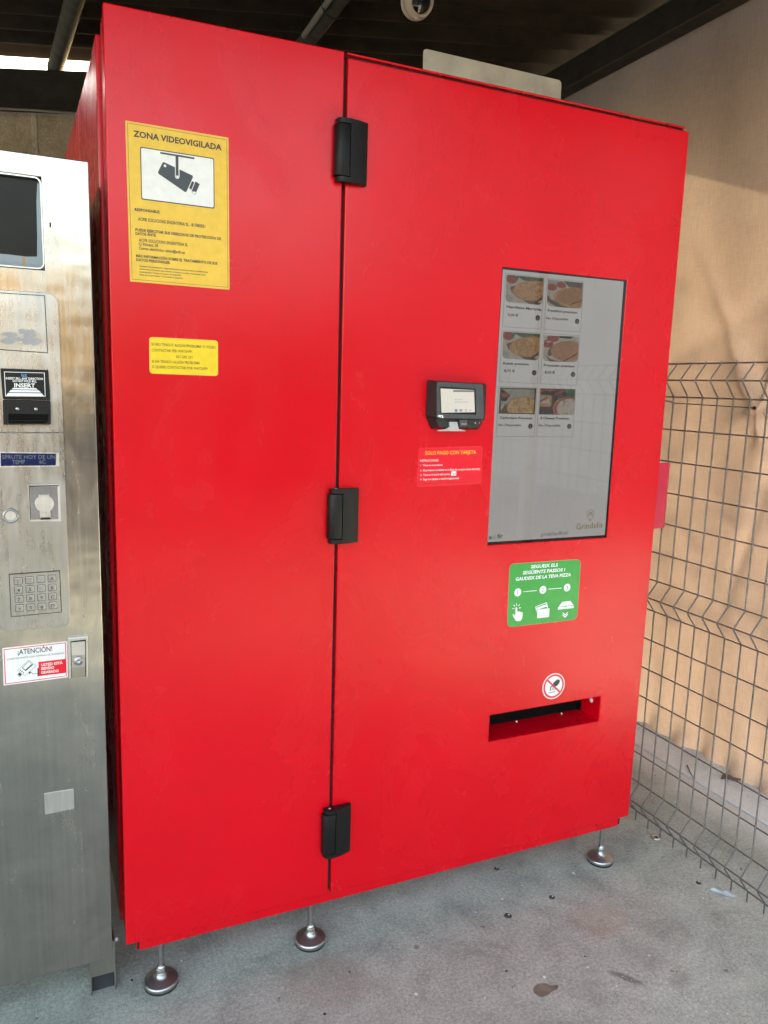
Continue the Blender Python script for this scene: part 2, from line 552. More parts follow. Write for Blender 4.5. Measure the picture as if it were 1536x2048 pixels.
def rquad(q, r, n=4):
    """corner-rounded quadrilateral"""
    out_ = []
    for i in range(4):
        p = Vector(q[i]); a = (Vector(q[i - 1]) - p).normalized(); b = (Vector(q[(i + 1) % 4]) - p).normalized()
        s0, s1 = p + a * r, p + b * r
        for k in range(n + 1):
            t = k / n
            out_.append(tuple((1 - t) ** 2 * s0 + 2 * t * (1 - t) * p + t * t * s1))
    return out_

def clip(poly, win):
    """clip a polygon by a convex counter-clockwise window"""
    res = list(poly)
    for i in range(len(win)):
        a, b = win[i], win[(i + 1) % len(win)]
        ins = lambda p: (b[0] - a[0]) * (p[1] - a[1]) - (b[1] - a[1]) * (p[0] - a[0]) >= -1e-12
        src, res = res, []
        for j in range(len(src)):
            p, q = src[j - 1], src[j]
            ip, iq = ins(p), ins(q)
            if ip != iq:
                dx, dy = q[0] - p[0], q[1] - p[1]
                den = (b[0] - a[0]) * dy - (b[1] - a[1]) * dx
                t = ((b[0] - a[0]) * (a[1] - p[1]) - (b[1] - a[1]) * (a[0] - p[0])) / den if abs(den) > 1e-15 else 0
                res.append((p[0] + dx * t, p[1] + dy * t))
            if iq:
                res.append(q)
        if not res:
            return []
    return res

def copy_tree(root):
    """a thing or part with copies of what hangs under it"""
    r = root.copy(); C.objects.link(r)
    for ch in root.children:
        c = ch.copy(); C.objects.link(c); c.parent = r
        for g in ch.children:
            d = g.copy(); C.objects.link(d); d.parent = c
    return r

def holed_slab(mb, xs, zs, holes, y0, y1, m):
    """a slab between y0 (front) and y1 with rectangular through holes; cells on a grid xs, zs"""
    nx, nz = len(xs) - 1, len(zs) - 1
    solid = lambda i, k: 0 <= i < nx and 0 <= k < nz and (i, k) not in holes
    for i in range(nx):
        for k in range(nz):
            if not solid(i, k):
                continue
            x0, x1, z0, z1 = xs[i], xs[i + 1], zs[k], zs[k + 1]
            mb.add([(x0, y0, z0), (x1, y0, z0), (x1, y0, z1), (x0, y0, z1)], [(0, 1, 2, 3)], m)
            mb.add([(x0, y1, z0), (x1, y1, z0), (x1, y1, z1), (x0, y1, z1)], [(3, 2, 1, 0)], m)
            if not solid(i - 1, k): mb.add([(x0, y0, z0), (x0, y0, z1), (x0, y1, z1), (x0, y1, z0)], [(0, 1, 2, 3)], m)
            if not solid(i + 1, k): mb.add([(x1, y0, z0), (x1, y1, z0), (x1, y1, z1), (x1, y0, z1)], [(0, 1, 2, 3)], m)
            if not solid(i, k - 1): mb.add([(x0, y0, z0), (x0, y1, z0), (x1, y1, z0), (x1, y0, z0)], [(0, 1, 2, 3)], m)
            if not solid(i, k + 1): mb.add([(x0, y0, z1), (x1, y0, z1), (x1, y1, z1), (x0, y1, z1)], [(0, 1, 2, 3)], m)

# ------------------------------------------------------------------ ground
g = MB()
g.add([(-220, -220, -0.06), (220, -220, -0.06), (220, 220, -0.06), (-220, 220, -0.06)], [(0, 1, 2, 3)], M['asphalt'])
tag(g.build("ground"), kind='structure')
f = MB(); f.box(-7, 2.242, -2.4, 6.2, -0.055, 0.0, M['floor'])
tag(f.build("concrete_floor", bevel=0.004, segs=1), kind='structure')
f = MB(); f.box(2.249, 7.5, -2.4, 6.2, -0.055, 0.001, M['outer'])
tag(f.build("pavement", bevel=0.004, segs=1), kind='structure')

# ------------------------------------------------------------------ canopy: beams, rafters, corrugated roof
SK = math.atan2(4.40 - 3.45, -0.09 - 2.2)          # the back of the canopy runs askew of the machines
EX = Vector((math.cos(SK), math.sin(SK), 0)) * -1   # along the back line, towards +x
EY = Vector((-EX.y, EX.x, 0))                       # away from the street
CORN = Vector((2.2, 3.45, 0))
def roof_z(x, y): return EYE + 1.32 + 0.05 * y
cb = Vector((2.2, 3.45, 0.0))
canopy = thing("canopy", "dark corrugated canopy roof on beams and pipes above the machines", "canopy", cb)
BASE[0] = cb
# side beam (towards the street)
b = MB(); b.prism([(2.17, EYE + 1.322), (2.245, EYE + 1.322), (2.245, EYE + 1.432), (2.17, EYE + 1.432)], -2.2, 3.42, M['beam'])
b.build("side_beam", canopy, 0.004, 1)
# back beam
def obox(mb, p0, p1, t0, t1, z0, z1, m):
    """box along the line p0-p1, from t0 to t1 across it"""
    d = (p1 - p0).normalized(); w = Vector((-d.y, d.x, 0))
    cs = [p0 + w * t0, p1 + w * t0, p1 + w * t1, p0 + w * t1]
    mb.prism([(c.x, c.y) for c in cs], z0, z1, m, 'z')
b = MB(); obox(b, CORN - EX * 6.0, CORN + EX * 1.5, 0.0, 0.07, EYE + 1.285, EYE + 1.462, M['beam'])
b.build("back_beam", canopy, 0.004, 1)
b = MB(); obox(b, CORN - EX * 6.0, CORN + EX * 1.5, -0.012, -0.001, EYE + 1.285, EYE + 1.305, M['beam'])
b.build("beam_flange", canopy)
b = MB(); b.tube([(0.133, 4.42, EYE + 1.502), (0.185, 3.5, EYE + 1.455), (0.40, -0.2, EYE + 1.27)], 0.036, M['pipe'], 16)
b.tube([(0.135, 4.385, EYE + 1.500), (0.1355, 4.375, EYE + 1.4995)], 0.039, M['pipe'], 16)
b.build("rafter", canopy)
b = MB(); b.tube([(1.135, 4.0, EYE + 1.482), (1.105, 3.39, EYE + 1.45), (1.08, 2.93, EYE + 1.427), (0.93, -0.2, EYE + 1.27)], 0.036, M['pipe'], 16)
r2 = b.build("rafter", canopy)
b = MB(); b.tube([(1.06, 3.30, EYE + 1.425), (1.03, 2.86, EYE + 1.400), (0.87, -0.2, EYE + 1.247)], 0.0115, M['conduit'], 10)
b.build("conduit", r2)
b = MB(); obox(b, CORN - EX * 1.95, CORN + EX * 1.5, 0.02, 0.045, EYE + 1.463, EYE + 1.507, M['beam'])  # unseen board added above the back beam to keep sun off the rafter
b.build("sun_block_board", canopy)
for (cx_, cy_, cz_) in ((1.075, 2.98, EYE + 1.4215), (1.085, 3.28, EYE + 1.437)):
    b = MB(); b.lathe((cx_, cy_, cz_), [(0.050, -0.004), (0.0515, -0.004), (0.0515, 0.004), (0.050, 0.004)], M['gasket'], 18, Vector((0.03, 1, 0.05)))
    b.build("cable_tie", r2)
b = MB(); b.prism(rrect(1.775, 1.825, 0.765, 0.815, 0.006, 3), 0.0, roof_z(1.8, 0.79) - 0.03, M['galv_post'], 'z')
b.build("post", canopy)
# corrugated sheets: ribs run along the back line
PITCH, AMP = 0.177, 0.024
FRONT = 0.0          # the eave towards the street runs straight along the machine fronts
def sheet(s0, s1, lift, e0=-5.5, e1=4.5):
    mb = MB(); vs = []; fs = []
    n = int(round((s1 - s0) / PITCH * 10)); ne = 24
    for i in range(n + 1):
        t = s0 + (s1 - s0) * i / n
        w = AMP * math.sin(2 * math.pi * t / PITCH)
        for k in range(ne + 1):
            p = CORN + EX * (e0 + (e1 - e0) * k / ne) + EY * t
            y = max(p.y, FRONT)
            vs.append((p.x, y, EYE + 1.362 + 0.05 * y + w + lift))
    m = ne + 1
    for i in range(n):
        for k in range(ne):
            q = (i * m + k, i * m + k + 1, (i + 1) * m + k + 1, (i + 1) * m + k)
            if max(vs[j][1] for j in q) > FRONT + 1e-4:
                fs.append(q)
    K = len(vs)
    vs += [(v[0], v[1], v[2] + 0.007) for v in vs]
    fs += [tuple(K + j for j in f[::-1]) for f in fs]
    mb.add(vs, fs, M['roof'], True)
    return mb.build("roof_sheet", canopy)
for i, (s0, s1) in enumerate(((-0.94, 0.16), (-2.0, -0.9), (-3.06, -1.96), (-4.12, -3.02), (-5.18, -4.08))):
    sheet(s0, s1, (i % 2) * 0.009)

# ------------------------------------------------------------------ back wall of precast panels
wb = CORN - EX * 2.4
wall = thing("concrete_wall", "rough grey brown concrete wall with upright joints behind the machines", "wall", wb)
BASE[0] = wb
JT = -2.38          # joint position along the back line (seen left of the machine)
edges = [JT - 3.2, JT - 1.6, JT, JT + 1.6, JT + 3.0]
for i in range(len(edges) - 1):
    b = MB(); obox(b, CORN + EX * (edges[i] + 0.009), CORN + EX * (edges[i + 1] - 0.009), 0.075, 0.19, 0.0, EYE + 1.31, M['wall'])
    b.build("wall_panel", wall, 0.004, 1)
for e in edges[1:-1]:
    b = MB(); obox(b, CORN + EX * (e - 0.014), CORN + EX * (e + 0.014), 0.07, 0.16, 0.001, EYE + 1.305, M['mortar'])
    b.build("joint_strip", wall, 0.003, 1)
b = MB()
p0 = CORN - EX * 3.0; p1 = CORN - EX * 2.35; p2 = CORN - EX * 1.6
w_ = EY * -0.02
b.tube([p0 + w_ + Vector((0, 0, EYE + 1.276)), p1 + w_ + Vector((0, 0, EYE + 1.270)), (p1 + p2) / 2 + w_ + Vector((0, 0, EYE + 1.258)), p2 + w_ + Vector((0, 0, EYE + 1.235))], 0.006, M['conduit'], 8)
b.build("cable", wall)

# ------------------------------------------------------------------ tan shade cloth hung on the right
def cloth_x(y, z):
    """rest position of the cloth: top along the beam, hem out on the ground"""
    t = min(1.0, max(0.0, z / (EYE + 1.36)))
    hem = 2.45 + 0.055 * max(0.0, 2.35 - y) + 0.12 * max(0.0, 2.1 - y) ** 2 * (1.0 if y > 1.2 else 0.0)
    if y <= 1.2:
        hem = 2.45 + 0.055 * 1.15 + 0.12 * 0.81 + 0.05 * (1.2 - y)
    top = 2.262
    return hem + (top - hem) * t ** 0.9
def cloth_wave(y, z):
    top = z / 2.8
    a = 0.0
    a += 0.012 * math.sin(y * 9.0 + 1.2 * math.sin(z * 1.4)) * (0.35 + 0.65 * (1 - top))
    a += 0.006 * math.sin(y * 23.0 + 2.0 * math.sin(z * 0.9 + 1)) * (0.4 + 0.6 * abs(top - 0.4))
    a += 0.004 * math.sin(y * 47.0 + z * 1.5) * max(0.0, 1 - z / 0.5)
    a += 0.010 * math.sin(z * 2.1 + y * 1.5)
    # pull of the tie to the fence
    dy, dz = y - 1.915, z - 1.425
    r = math.hypot(dy, dz)
    ang = math.atan2(dz, dy)
    a -= 0.085 * math.exp(-r / 0.10)
    a += 0.022 * math.exp(-r / 0.26) * math.sin(ang * 6.0 + 0.6) * min(1.0, r / 0.05)
    # long sag folds
    a += 0.016 * math.exp(-((dz + 0.45 * dy - 0.40) / 0.05) ** 2) * math.exp(-abs(dy) / 0.5)
    a -= 0.018 * math.exp(-((dy - 0.55 * dz - 0.05) / 0.035) ** 2) * math.exp(-((dz - 0.15) / 0.35) ** 2)
    a += 0.014 * math.exp(-((dy + 0.32 * dz + 0.08) / 0.03) ** 2) * math.exp(-((dz + 0.45) / 0.4) ** 2)
    return a
def sheet_cloth(y0, y1, z0, z1, ny, nz, off=0.0, flare=True):
    vs, fs = [], []
    for i in range(ny + 1):
        for k in range(nz + 1):
            y = y0 + (y1 - y0) * i / ny
            z = z0 + (z1 - z0) * k / nz
            x = cloth_x(y, z) + cloth_wave(y, z) + off
            if flare and z < 0.10:
                x -= (0.35 + 0.55 * max(0.0, min(1.0, (2.0 - y) / 0.3))) * (0.10 - z) ** 2 / 0.10 * (1 + 0.6 * math.sin(y * 31 + 1) * math.sin(y * 12))
            vs.append((x, y, z))
    for i in range(ny):
        for k in range(nz):
            a = i * (nz + 1) + k
            fs.append((a, a + 1, a + nz + 2, a + nz + 1))
    return vs, fs
cbp = Vector((2.45, 2.0, 0.0))
cloth = thing("shade_cloth", "tan woven shade cloth hanging behind the wire fence", "shade cloth", cbp)
BASE[0] = cbp
b = MB(); vs, fs = sheet_cloth(0.95, 3.34, -0.012, EYE + 1.40, 220, 150); b.add(vs, fs, M['cloth'], True)
b.build("cloth_sheet", cloth)
# turned-in corner strip and a doubled hem seam
b = MB(); vs, fs = sheet_cloth(3.16, 3.34, 1.9, EYE + 1.385, 8, 40, -0.045, False); b.add(vs, fs, M['cloth'], True)
b.build("folded_edge", cloth)
b = MB(); b.lathe((cloth_x(1.915, 1.425) - 0.10, 1.915, 1.425), [(0.0, -0.006), (0.006, -0.004), (0.0065, 0.003), (0.0, 0.006)], M['gasket'], 8, Vector((1, 0.2, 0.1)))
b.tube([(1.786, 1.915, 1.4525), (1.9, 1.915, 1.435), (cloth_x(1.915, 1.425) - 0.09, 1.915, 1.425)], 0.0016, M['gasket'], 6)
b.build("tie_knot", cloth)

# ------------------------------------------------------------------ welded wire fence panels
FX = 1.78
ZT = EYE + 0.095
FOLDS = (EYE + 0.045, EYE - 0.640, EYE - 1.335)
def vwire():
    pts = [(0, 0, ZT + 0.006)]
    for zf in FOLDS:
        pts += [(0, 0, zf + 0.047), (-0.006, 0, zf + 0.040), (-0.033, 0, zf + 0.006), (-0.036, 0, zf), (-0.033, 0, zf - 0.006), (-0.006, 0, zf - 0.040), (0, 0, zf - 0.047)]
    pts.append((0, 0, EYE - 1.415))
    return pts
HZ = [(EYE + 0.095, 0), (EYE + 0.045, -0.036), (EYE - 0.005, 0)] + [(EYE - 0.105 - 0.0985 * i, 0) for i in range(5)]
HZ += [(EYE - 0.590, 0), (EYE - 0.640, -0.036), (EYE - 0.690, 0)] + [(EYE - 0.789 - 0.0993 * i, 0) for i in range(5)]
HZ += [(EYE - 1.285, 0), (EYE - 1.335, -0.036), (EYE - 1.385, 0)]
HZ = [h for i, h in enumerate(HZ) if i == 0 or abs(h[0] - HZ[i - 1][0]) > 0.02]
def fence(y0, y1, label):
    base = Vector((FX, (y0 + y1) / 2, 0.0))
    t = thing("wire_fence", label, "fence", base, "welded wire fence panels")
    bm_ = MB(); bm_.tube([(FX + p[0], base.y, p[2]) for p in vwire()], 0.0023, M['galv'], 6)
    BASE[0] = base
    v0 = bm_.build("vertical_wire", t)
    n = int((y1 - y0 - 0.03) / 0.0561)
    ph = 1.8035
    k0 = math.ceil((y0 + 0.012 - ph) / 0.0561)
    first = True
    k = k0
    while ph + k * 0.0561 < y1 - 0.008:
        o = v0 if first else v0.copy()
        if not first:
            C.objects.link(o); o.parent = t
        first = False
        o.location = (random.uniform(-0.0008, 0.0008), ph + k * 0.0561 - base.y, random.uniform(-0.0015, 0.0015))
        k += 1
    b0 = MB(); b0.tube([(FX, y0, 0), (FX, y1, 0)], 0.0023, M['galv'], 6)
    BASE[0] = base
    h0 = b0.build("horizontal_wire", t)
    for i, (z, dx) in enumerate(HZ):
        o = h0 if i == 0 else h0.copy()
        if i:
            C.objects.link(o); o.parent = t
        o.location = (dx + 0.0042, 0, z)
    return t
fence(0.835, 3.30, "grey welded wire fence panel beside the red machine, in front of tan cloth")
fence(-1.65, 0.745, "grey welded wire fence panel on the street side of the galvanised post")
# ------------------------------------------------------------------ red pizza vending machine
FY = 1.68                                     # front plane of the doors
rb = Vector((0.88, 2.2, 0.0))
rm = thing("red_vending_machine", "tall red pizza vending machine with touch screen standing on steel feet", "vending machine", rb)
BASE[0] = rb
b = MB()
b.prism([(0.131, 1.782), (0.1305, 1.90), (0.102, 2.76), (1.615, 2.76), (1.615, 1.782)], 0.150, 2.148, M['red'], 'z')
b.build("body", rm, 0.004)
b = MB()
for q in ((0.160, 0.185, 0.166, 2.140), (0.605, 0.670, 0.166, 2.140), (1.575, 1.607, 0.166, 2.140)):
    b.box(q[0], q[1], 1.7005, 1.781, q[2], q[3], M['gasket'])
b.box(0.6331, 0.6398, 1.6890, 1.7, 0.166, 2.158, M['gasket'])  # black strip set in the gap between the doors to imitate its shade
b.box(0.6415, 1.615, 1.6900, 1.7, 2.1633, 2.1690, M['gasket'])  # black strip over the right door, painting the shade below the trim
for x0, x1 in ((0.1855, 0.6045), (0.6705, 1.5745)):
    b.box(x0, x1, 1.7005, 1.781, 0.166, 0.20, M['gasket']); b.box(x0, x1, 1.7005, 1.781, 2.10, 2.140, M['gasket'])
b.build("gasket_gap_shade", rm)
b = MB(); b.box(0.640, 1.620, 1.684, 1.80, 2.1700, 2.1745, M['red']); 
b.build("top_trim", rm, 0.0012, 1)
b = MB(); b.prism([(0.166, 0.128), (1.598, 0.128), (1.598, 0.1635), (0.166, 0.1635)], 1.6905, 1.699, M['red'])
b.box(0.17, 1.59, 1.7, 2.70, 0.132, 0.149, M['red'])
b.box(0.158, 0.1655, 1.692, 1.72, 0.130, 0.156, M['gasket']); b.box(1.5985, 1.606, 1.692, 1.72, 0.130, 0.156, M['gasket'])
b.build("base_skirt", rm, 0.0015, 1)
# left door, a folded tray
b = MB(); b.prism([(0.1345, 0.158), (0.6325, 0.1585), (0.6325, 2.1735), (0.139, 2.167)], FY, 1.700, M['red'])
b.prism([(0.1365, 0.162), (0.155, 0.162), (0.155, 2.162), (0.140, 2.160)], 1.7003, 1.765, M['red'])
door_l = b.build("left_door", rm, 0.0030, 3)
# right door with the cut-outs for the screen and the delivery slot
SX0, SX1, SZ0, SZ1 = 1.0615, 1.4555, EYE - 0.4035, EYE + 0.3015
TX0, TX1, TZ0, TZ1 = 1.0980, 1.4800, EYE - 0.9620, EYE - 0.8845
b = MB()
holed_slab(b, [0.6405, SX0, TX0, SX1, TX1, 1.6285], [0.160, TZ0, TZ1, SZ0, SZ1, 2.1625],
           {(1, 3), (2, 3), (2, 1), (3, 1)}, FY, 1.700, M['red'])
door_r = b.build("right_door", rm, 0.0030, 3)
b = MB(); b.box(1.6085, 1.6265, 1.7003, 1.765, 0.164, 2.158, M['red'])
b.build("door_edge", rm, 0.002, 1)
# delivery chute
b = MB()
b.box(TX0 - 0.004, TX1 + 0.004, 1.7002, 1.775, TZ0 - 0.004, TZ0 - 0.001, M['red'])
b.box(TX1 + 0.001, TX1 + 0.004, 1.7002, 1.765, TZ0 - 0.0009, TZ1 + 0.004, M['red'])
b.box(TX0 - 0.004, TX0 - 0.001, 1.7002, 1.765, TZ0 - 0.0009, TZ1 + 0.004, M['dark_inside'])
b.box(TX0 - 0.0009, TX1 + 0.0009, 1.7002, 1.780, TZ1 + 0.001, TZ1 + 0.004, M['dark_inside'])
b.box(TX0 - 0.004, TX1 + 0.006, 1.7755, 1.7785, TZ0 - 0.004, TZ1 + 0.0009, M['dark_inside'])
b.box(TX1 - 0.004, TX1 + 0.0008, 1.7655, 1.7752, TZ0 - 0.0008, TZ1 + 0.0008, M['dark_inside'])
slot = b.build("delivery_slot", rm)
b = MB(); b.lathe((TX1 + 0.0009, 1.722, EYE - 0.912), [(0.0, 0.0025), (0.0065, 0.002), (0.0082, 0.0)], M['white'], 20, Vector((-1, 0, 0)))
b.build("sensor", slot)
for sx in ((1.2466, 0.4933)[0], (1.4086, 0.4947)[0]):
    b = MB(); b.lathe((sx, 1.765, TZ0 - 0.001), [(0.003, 0.0), (0.003, 0.0025), (0.0, 0.0035)], M['white'], 10)
    b.build("rivet", slot)
# hinges
def hinge(zc):
    b = MB(); h = 0.0655; m = M['black']
    def prof(x0, y0off=0.0):
        pts = [(x0, FY - 0.001)]
        for i in range(7):
            a = math.pi + (math.pi / 2) * i / 6
            pts.append((x0 + 0.014 + 0.014 * math.cos(a), FY - 0.010 + 0.014 * math.sin(a) + y0off))
        for i in range(1, 9):
            t = i / 8
            pts.append((x0 + 0.014 + (0.6870 - x0 - 0.014) * t, FY - 0.024 + 0.0135 * t ** 2.2 + y0off))
        pts.append((0.6870, FY - 0.001))
        return pts
    full = prof(0.6140)
    cut = [p for p in clip(full, [(0.6425, 0), (1, 0), (1, 3), (0.6425, 3)])]
    cap = [p for p in clip(full, [(0, 0), (0.6422, 0), (0.6422, 3), (0, 3)])]
    b.prism(cut, zc - h, zc + h, m, 'z')
    b.prism(cap, zc + h - 0.0105, zc + h, m, 'z')
    b.prism(cap, zc - h, zc - h + 0.0105, m, 'z')
    hg = b.build("hinge", rm, 0.0014, 2, 30)
    b = MB()
    kn = [(0.6095, FY - 0.001)]
    for i in range(9):
        a = math.pi + (math.pi * 0.5) * i / 8
        kn.append((0.6235 + 0.014 * math.cos(a), FY - 0.0105 + 0.014 * math.sin(a)))
    kn += [(0.6408, FY - 0.0235), (0.6408, FY - 0.001)]
    b.prism(kn, zc - h + 0.0122, zc + h - 0.0122, m, 'z', True)
    b.build("knuckle", hg, 0.0008, 2, 30)
    b = MB(); b.lathe((0.6290, FY - 0.0105, zc + h), [(0.0035, 0.0), (0.0035, 0.0006), (0.0, 0.0008)], M['grey_plastic'], 12)
    b.build("pin", hg)
for zc in (EYE + 0.507, EYE - 0.306, EYE - 1.121):
    hinge(zc)
# feet
def foot(x, y):
    b = MB(); nz = 78     # threaded rod
    b.tube([(x, y, 0.034 + 0.0015 * i) for i in range(nz)], [0.0070 if i % 2 else 0.0060 for i in range(nz)], M['chrome'], 12)
    ft = b.build("foot", rm)
    b = MB()
    b.lathe((x, y, 0), [(0.0375, 0.005), (0.0405, 0.007), (0.0412, 0.011), (0.0400, 0.0155), (0.0370, 0.0180), (0.0350, 0.0182), (0.0335, 0.0195), (0.022, 0.0225), (0.0135, 0.0265), (0.012, 0.034), (0.011, 0.037), (0.0, 0.037)], M['chrome'], 40)
    b.build("pad", ft)
    b = MB(); b.lathe((x, y, 0), [(0.0, 0.0), (0.037, 0.0), (0.0400, 0.0015), (0.0400, 0.0055), (0.035, 0.0075)], M['rubber'], 40)
    b.build("rubber_sole", ft)
    b = MB(); b.prism([(x + 0.0115 * math.cos(math.radians(60 * i + 12)), y + 0.0115 * math.sin(math.radians(60 * i + 12))) for i in range(6)], 0.0375, 0.047, M['zinc'], 'z')
    b.build("nut", ft, 0.0012, 2, 30)
    b = MB(); b.lathe((x, y, 0.0), [(0.0095, 0.0475), (0.0095, 0.053), (0.0, 0.053)], M['zinc'], 14)
    b.build("collar", ft)
for fx, fy in ((0.2165, 1.718), (0.600, 1.718), (1.563, 1.718), (0.2165, 2.66), (1.563, 2.66)):
    foot(fx, fy)
# pull bar on the right flank
b = MB(); b.prism([(1.6290, 1.735), (1.6290, 1.703), (1.6850, 1.703), (1.6950, 1.708), (1.6950, 1.719), (1.6880, 1.719), (1.6880, 1.712), (1.6370, 1.712), (1.6370, 1.735)], EYE - 0.392, EYE - 0.197, M['red_handle'], 'z')
b.build("pull_handle", rm, 0.001, 2)

# ------------------------------------------------------------------ its touch screen
SY = FY - 0.0023
b = MB()
b.box(SX0 + 0.0003, SX1 - 0.0003, SY + 0.004, SY + 0.0095, SZ0 + 0.0003, SZ1 - 0.0003, M['cam_black'])
scr = b.build("touch_screen", rm)
W0 = screen_mat("screen_white", (0.45, 0.475, 0.54), 0.80)
W1 = screen_mat("screen_card_line", (0.15, 0.155, 0.165), 0.8)
W2 = screen_mat("screen_black_ink", (0.010, 0.010, 0.011), 0.8)
W3 = screen_mat("screen_maroon_ink", (0.060, 0.008, 0.008), 0.8)
W4 = screen_mat("screen_olive_ink", (0.19, 0.165, 0.05), 0.8)
W5 = screen_mat("screen_blue_ink", (0.16, 0.27, 0.36), 0.8)
W6 = screen_mat("screen_grey_ink", (0.09, 0.09, 0.095), 0.8)
LY = SY + 0.0038
b = MB(); b.flat([(1.0631, 1.7560), (1.0591, 1.0645), (1.4485, 1.0634), (1.4455, 1.7578)], LY, W0)
b.build("display_panel", scr)
P_ = lambda name, c, s, vs=60: (lambda nb: nb)(name)
def pizza_mat(name, stops, scale, k=0.8, seed=0.0):
    b = NB(name)
    n = b.noise(scale, 5, 0.7, b.mapped((1, 1, 1), (seed, seed * 0.7, seed * 1.3)), 1.2)
    c = b.ramp(n, stops)
    b.set(Base_Color=(0.012, 0.012, 0.013), Roughness=0.06, Emission_Color=b.mix(1.0, c, (0.78, 0.72, 0.70), 'MULTIPLY'), Emission_Strength=k * SCREEN)
    b.b.inputs['Specular IOR Level'].default_value = 0.52
    return b.m
Z_TOMATO = pizza_mat("screen_tomato", [(0.3, (0.17, 0.030, 0.018)), (0.62, (0.26, 0.065, 0.04)), (0.75, (0.42, 0.28, 0.24))], 45)
Z_CRUST = pizza_mat("screen_crust", [(0.3, (0.20, 0.10, 0.045)), (0.7, (0.42, 0.29, 0.17))], 70)
Z_TOP1 = pizza_mat("screen_cheese_red", [(0.30, (0.13, 0.040, 0.020)), (0.46, (0.30, 0.155, 0.07)), (0.60, (0.45, 0.34, 0.20)), (0.75, (0.22, 0.075, 0.035))], 150)
Z_TOP2 = pizza_mat("screen_minced_topping", [(0.34, (0.07, 0.03, 0.015)), (0.5, (0.28, 0.14, 0.055)), (0.68, (0.40, 0.28, 0.14))], 260, 0.8, 3.0)
Z_TOP3 = pizza_mat("screen_kebab_topping", [(0.34, (0.09, 0.04, 0.018)), (0.5, (0.33, 0.20, 0.07)), (0.66, (0.46, 0.37, 0.19))], 180, 0.8, 5.0)
Z_TOP4 = pizza_mat("screen_ham_topping", [(0.34, (0.15, 0.06, 0.035)), (0.5, (0.30, 0.16, 0.085)), (0.66, (0.40, 0.27, 0.16))], 200, 0.8, 8.0)
Z_TOP5 = pizza_mat("screen_bacon_cream", [(0.38, (0.16, 0.035, 0.035)), (0.47, (0.33, 0.22, 0.11)), (0.60, (0.47, 0.45, 0.22)), (0.78, (0.38, 0.36, 0.14))], 130, 0.8, 2.0)
Z_TOP6 = pizza_mat("screen_white_cheese", [(0.36, (0.10, 0.09, 0.08)), (0.46, (0.36, 0.35, 0.34)), (0.7, (0.47, 0.47, 0.46))], 150, 0.8, 6.0)
Z_CLOTH = pizza_mat("screen_napkin", [(0.3, (0.27, 0.27, 0.26)), (0.7, (0.40, 0.40, 0.40))], 60)
Z_BOARD = pizza_mat("screen_board", [(0.3, (0.055, 0.035, 0.022)), (0.7, (0.13, 0.095, 0.06))], 55)
Z_DARK = pizza_mat("screen_dark_table", [(0.3, (0.018, 0.016, 0.015)), (0.7, (0.075, 0.05, 0.045))], 40)
Z_LEAF = pizza_mat("screen_basil", [(0.3, (0.012, 0.05, 0.018)), (0.7, (0.09, 0.16, 0.07))], 90)
Z_TEAL = pizza_mat("screen_teal_cloth", [(0.3, (0.17, 0.22, 0.21)), (0.7, (0.30, 0.35, 0.34))], 50)
Z_KNIFE = pizza_mat("screen_blade", [(0.3, (0.008, 0.008, 0.008)), (0.7, (0.03, 0.025, 0.02))], 50)
def picture(name, q, r, shapes):
    """q: corners top-left, top-right, bottom-right, bottom-left; shapes in picture coordinates 0..1 (y up)"""
    tl, tr, br, bl = [Vector(p) for p in q]
    to = lambda u, v: tuple((bl * (1 - u) + br * u) * (1 - v) + (tl * (1 - u) + tr * u) * v)
    win = rrect(0, 1, 0, 1, 0.001, 1) if r == 0 else [(1, 1), (0, 1)] + [(0.12 + 0.12 * math.cos(math.radians(a)), 0.16 + 0.16 * math.sin(math.radians(a))) for a in (180, 202, 225, 247, 270)] + [(0.88 + 0.12 * math.cos(math.radians(a)), 0.16 + 0.16 * math.sin(math.radians(a))) for a in (270, 292, 315, 337, 360)]
    b = MB()
    for i, (poly, m) in enumerate(shapes):
        pc = clip(poly, win)
        if len(pc) >= 3:
            b.flat([to(*p) for p in pc], LY - 0.0003 - 0.00008 * i, m)
    return b.build(name, scr)
def ell(cx, cy, rx, ry, rot=0.0, a0=0, a1=360, n=30, jag=0.0):
    ca, sa = math.cos(rot), math.sin(rot)
    pts = []
    for i in range(n):
        a = math.radians(a0 + (a1 - a0) * i / (n if a1 - a0 >= 360 else n - 1))
        j = 1 + random.uniform(-jag, jag)
        x, y = rx * j * math.cos(a), ry * j * math.sin(a)
        pts.append((cx + ca * x - sa * y, cy + sa * x + ca * y))
    return pts
full = [(0, 0), (1, 0), (1, 1), (0, 1)]
def margh(top, tx):
    return [(full, Z_CLOTH), ([(0.25, 1.0), (1, 1), (1, 0.72), (0.45, 0.86)], Z_LEAF), (ell(0.14, 0.86, 0.15, 0.17), Z_TOMATO), ([(0.28, 0.80), (0.2, 0.92), (0.34, 0.98)], Z_LEAF),
            (ell(0.02, 0.12, 0.16, 0.16), Z_TEAL),
            ([(0.10, 0.55), (0.16, 0.36), (0.62, 0.02), (1.0, -0.02), (1, 0.3), (0.9, 0.8), (0.4, 0.72)], Z_BOARD),
            (ell(0.72, 0.50, 0.55, 0.37, 0.25, jag=0.02), Z_CRUST), (ell(0.73, 0.52, 0.50, 0.32, 0.25, jag=0.03), top),
            ([(0.78, 0.06), (1.02, 0.36), (1.02, 0.30), (0.84, 0.03)], Z_KNIFE), (ell(1.0, 0.14, 0.13, 0.06, 0.4), Z_CLOTH)]
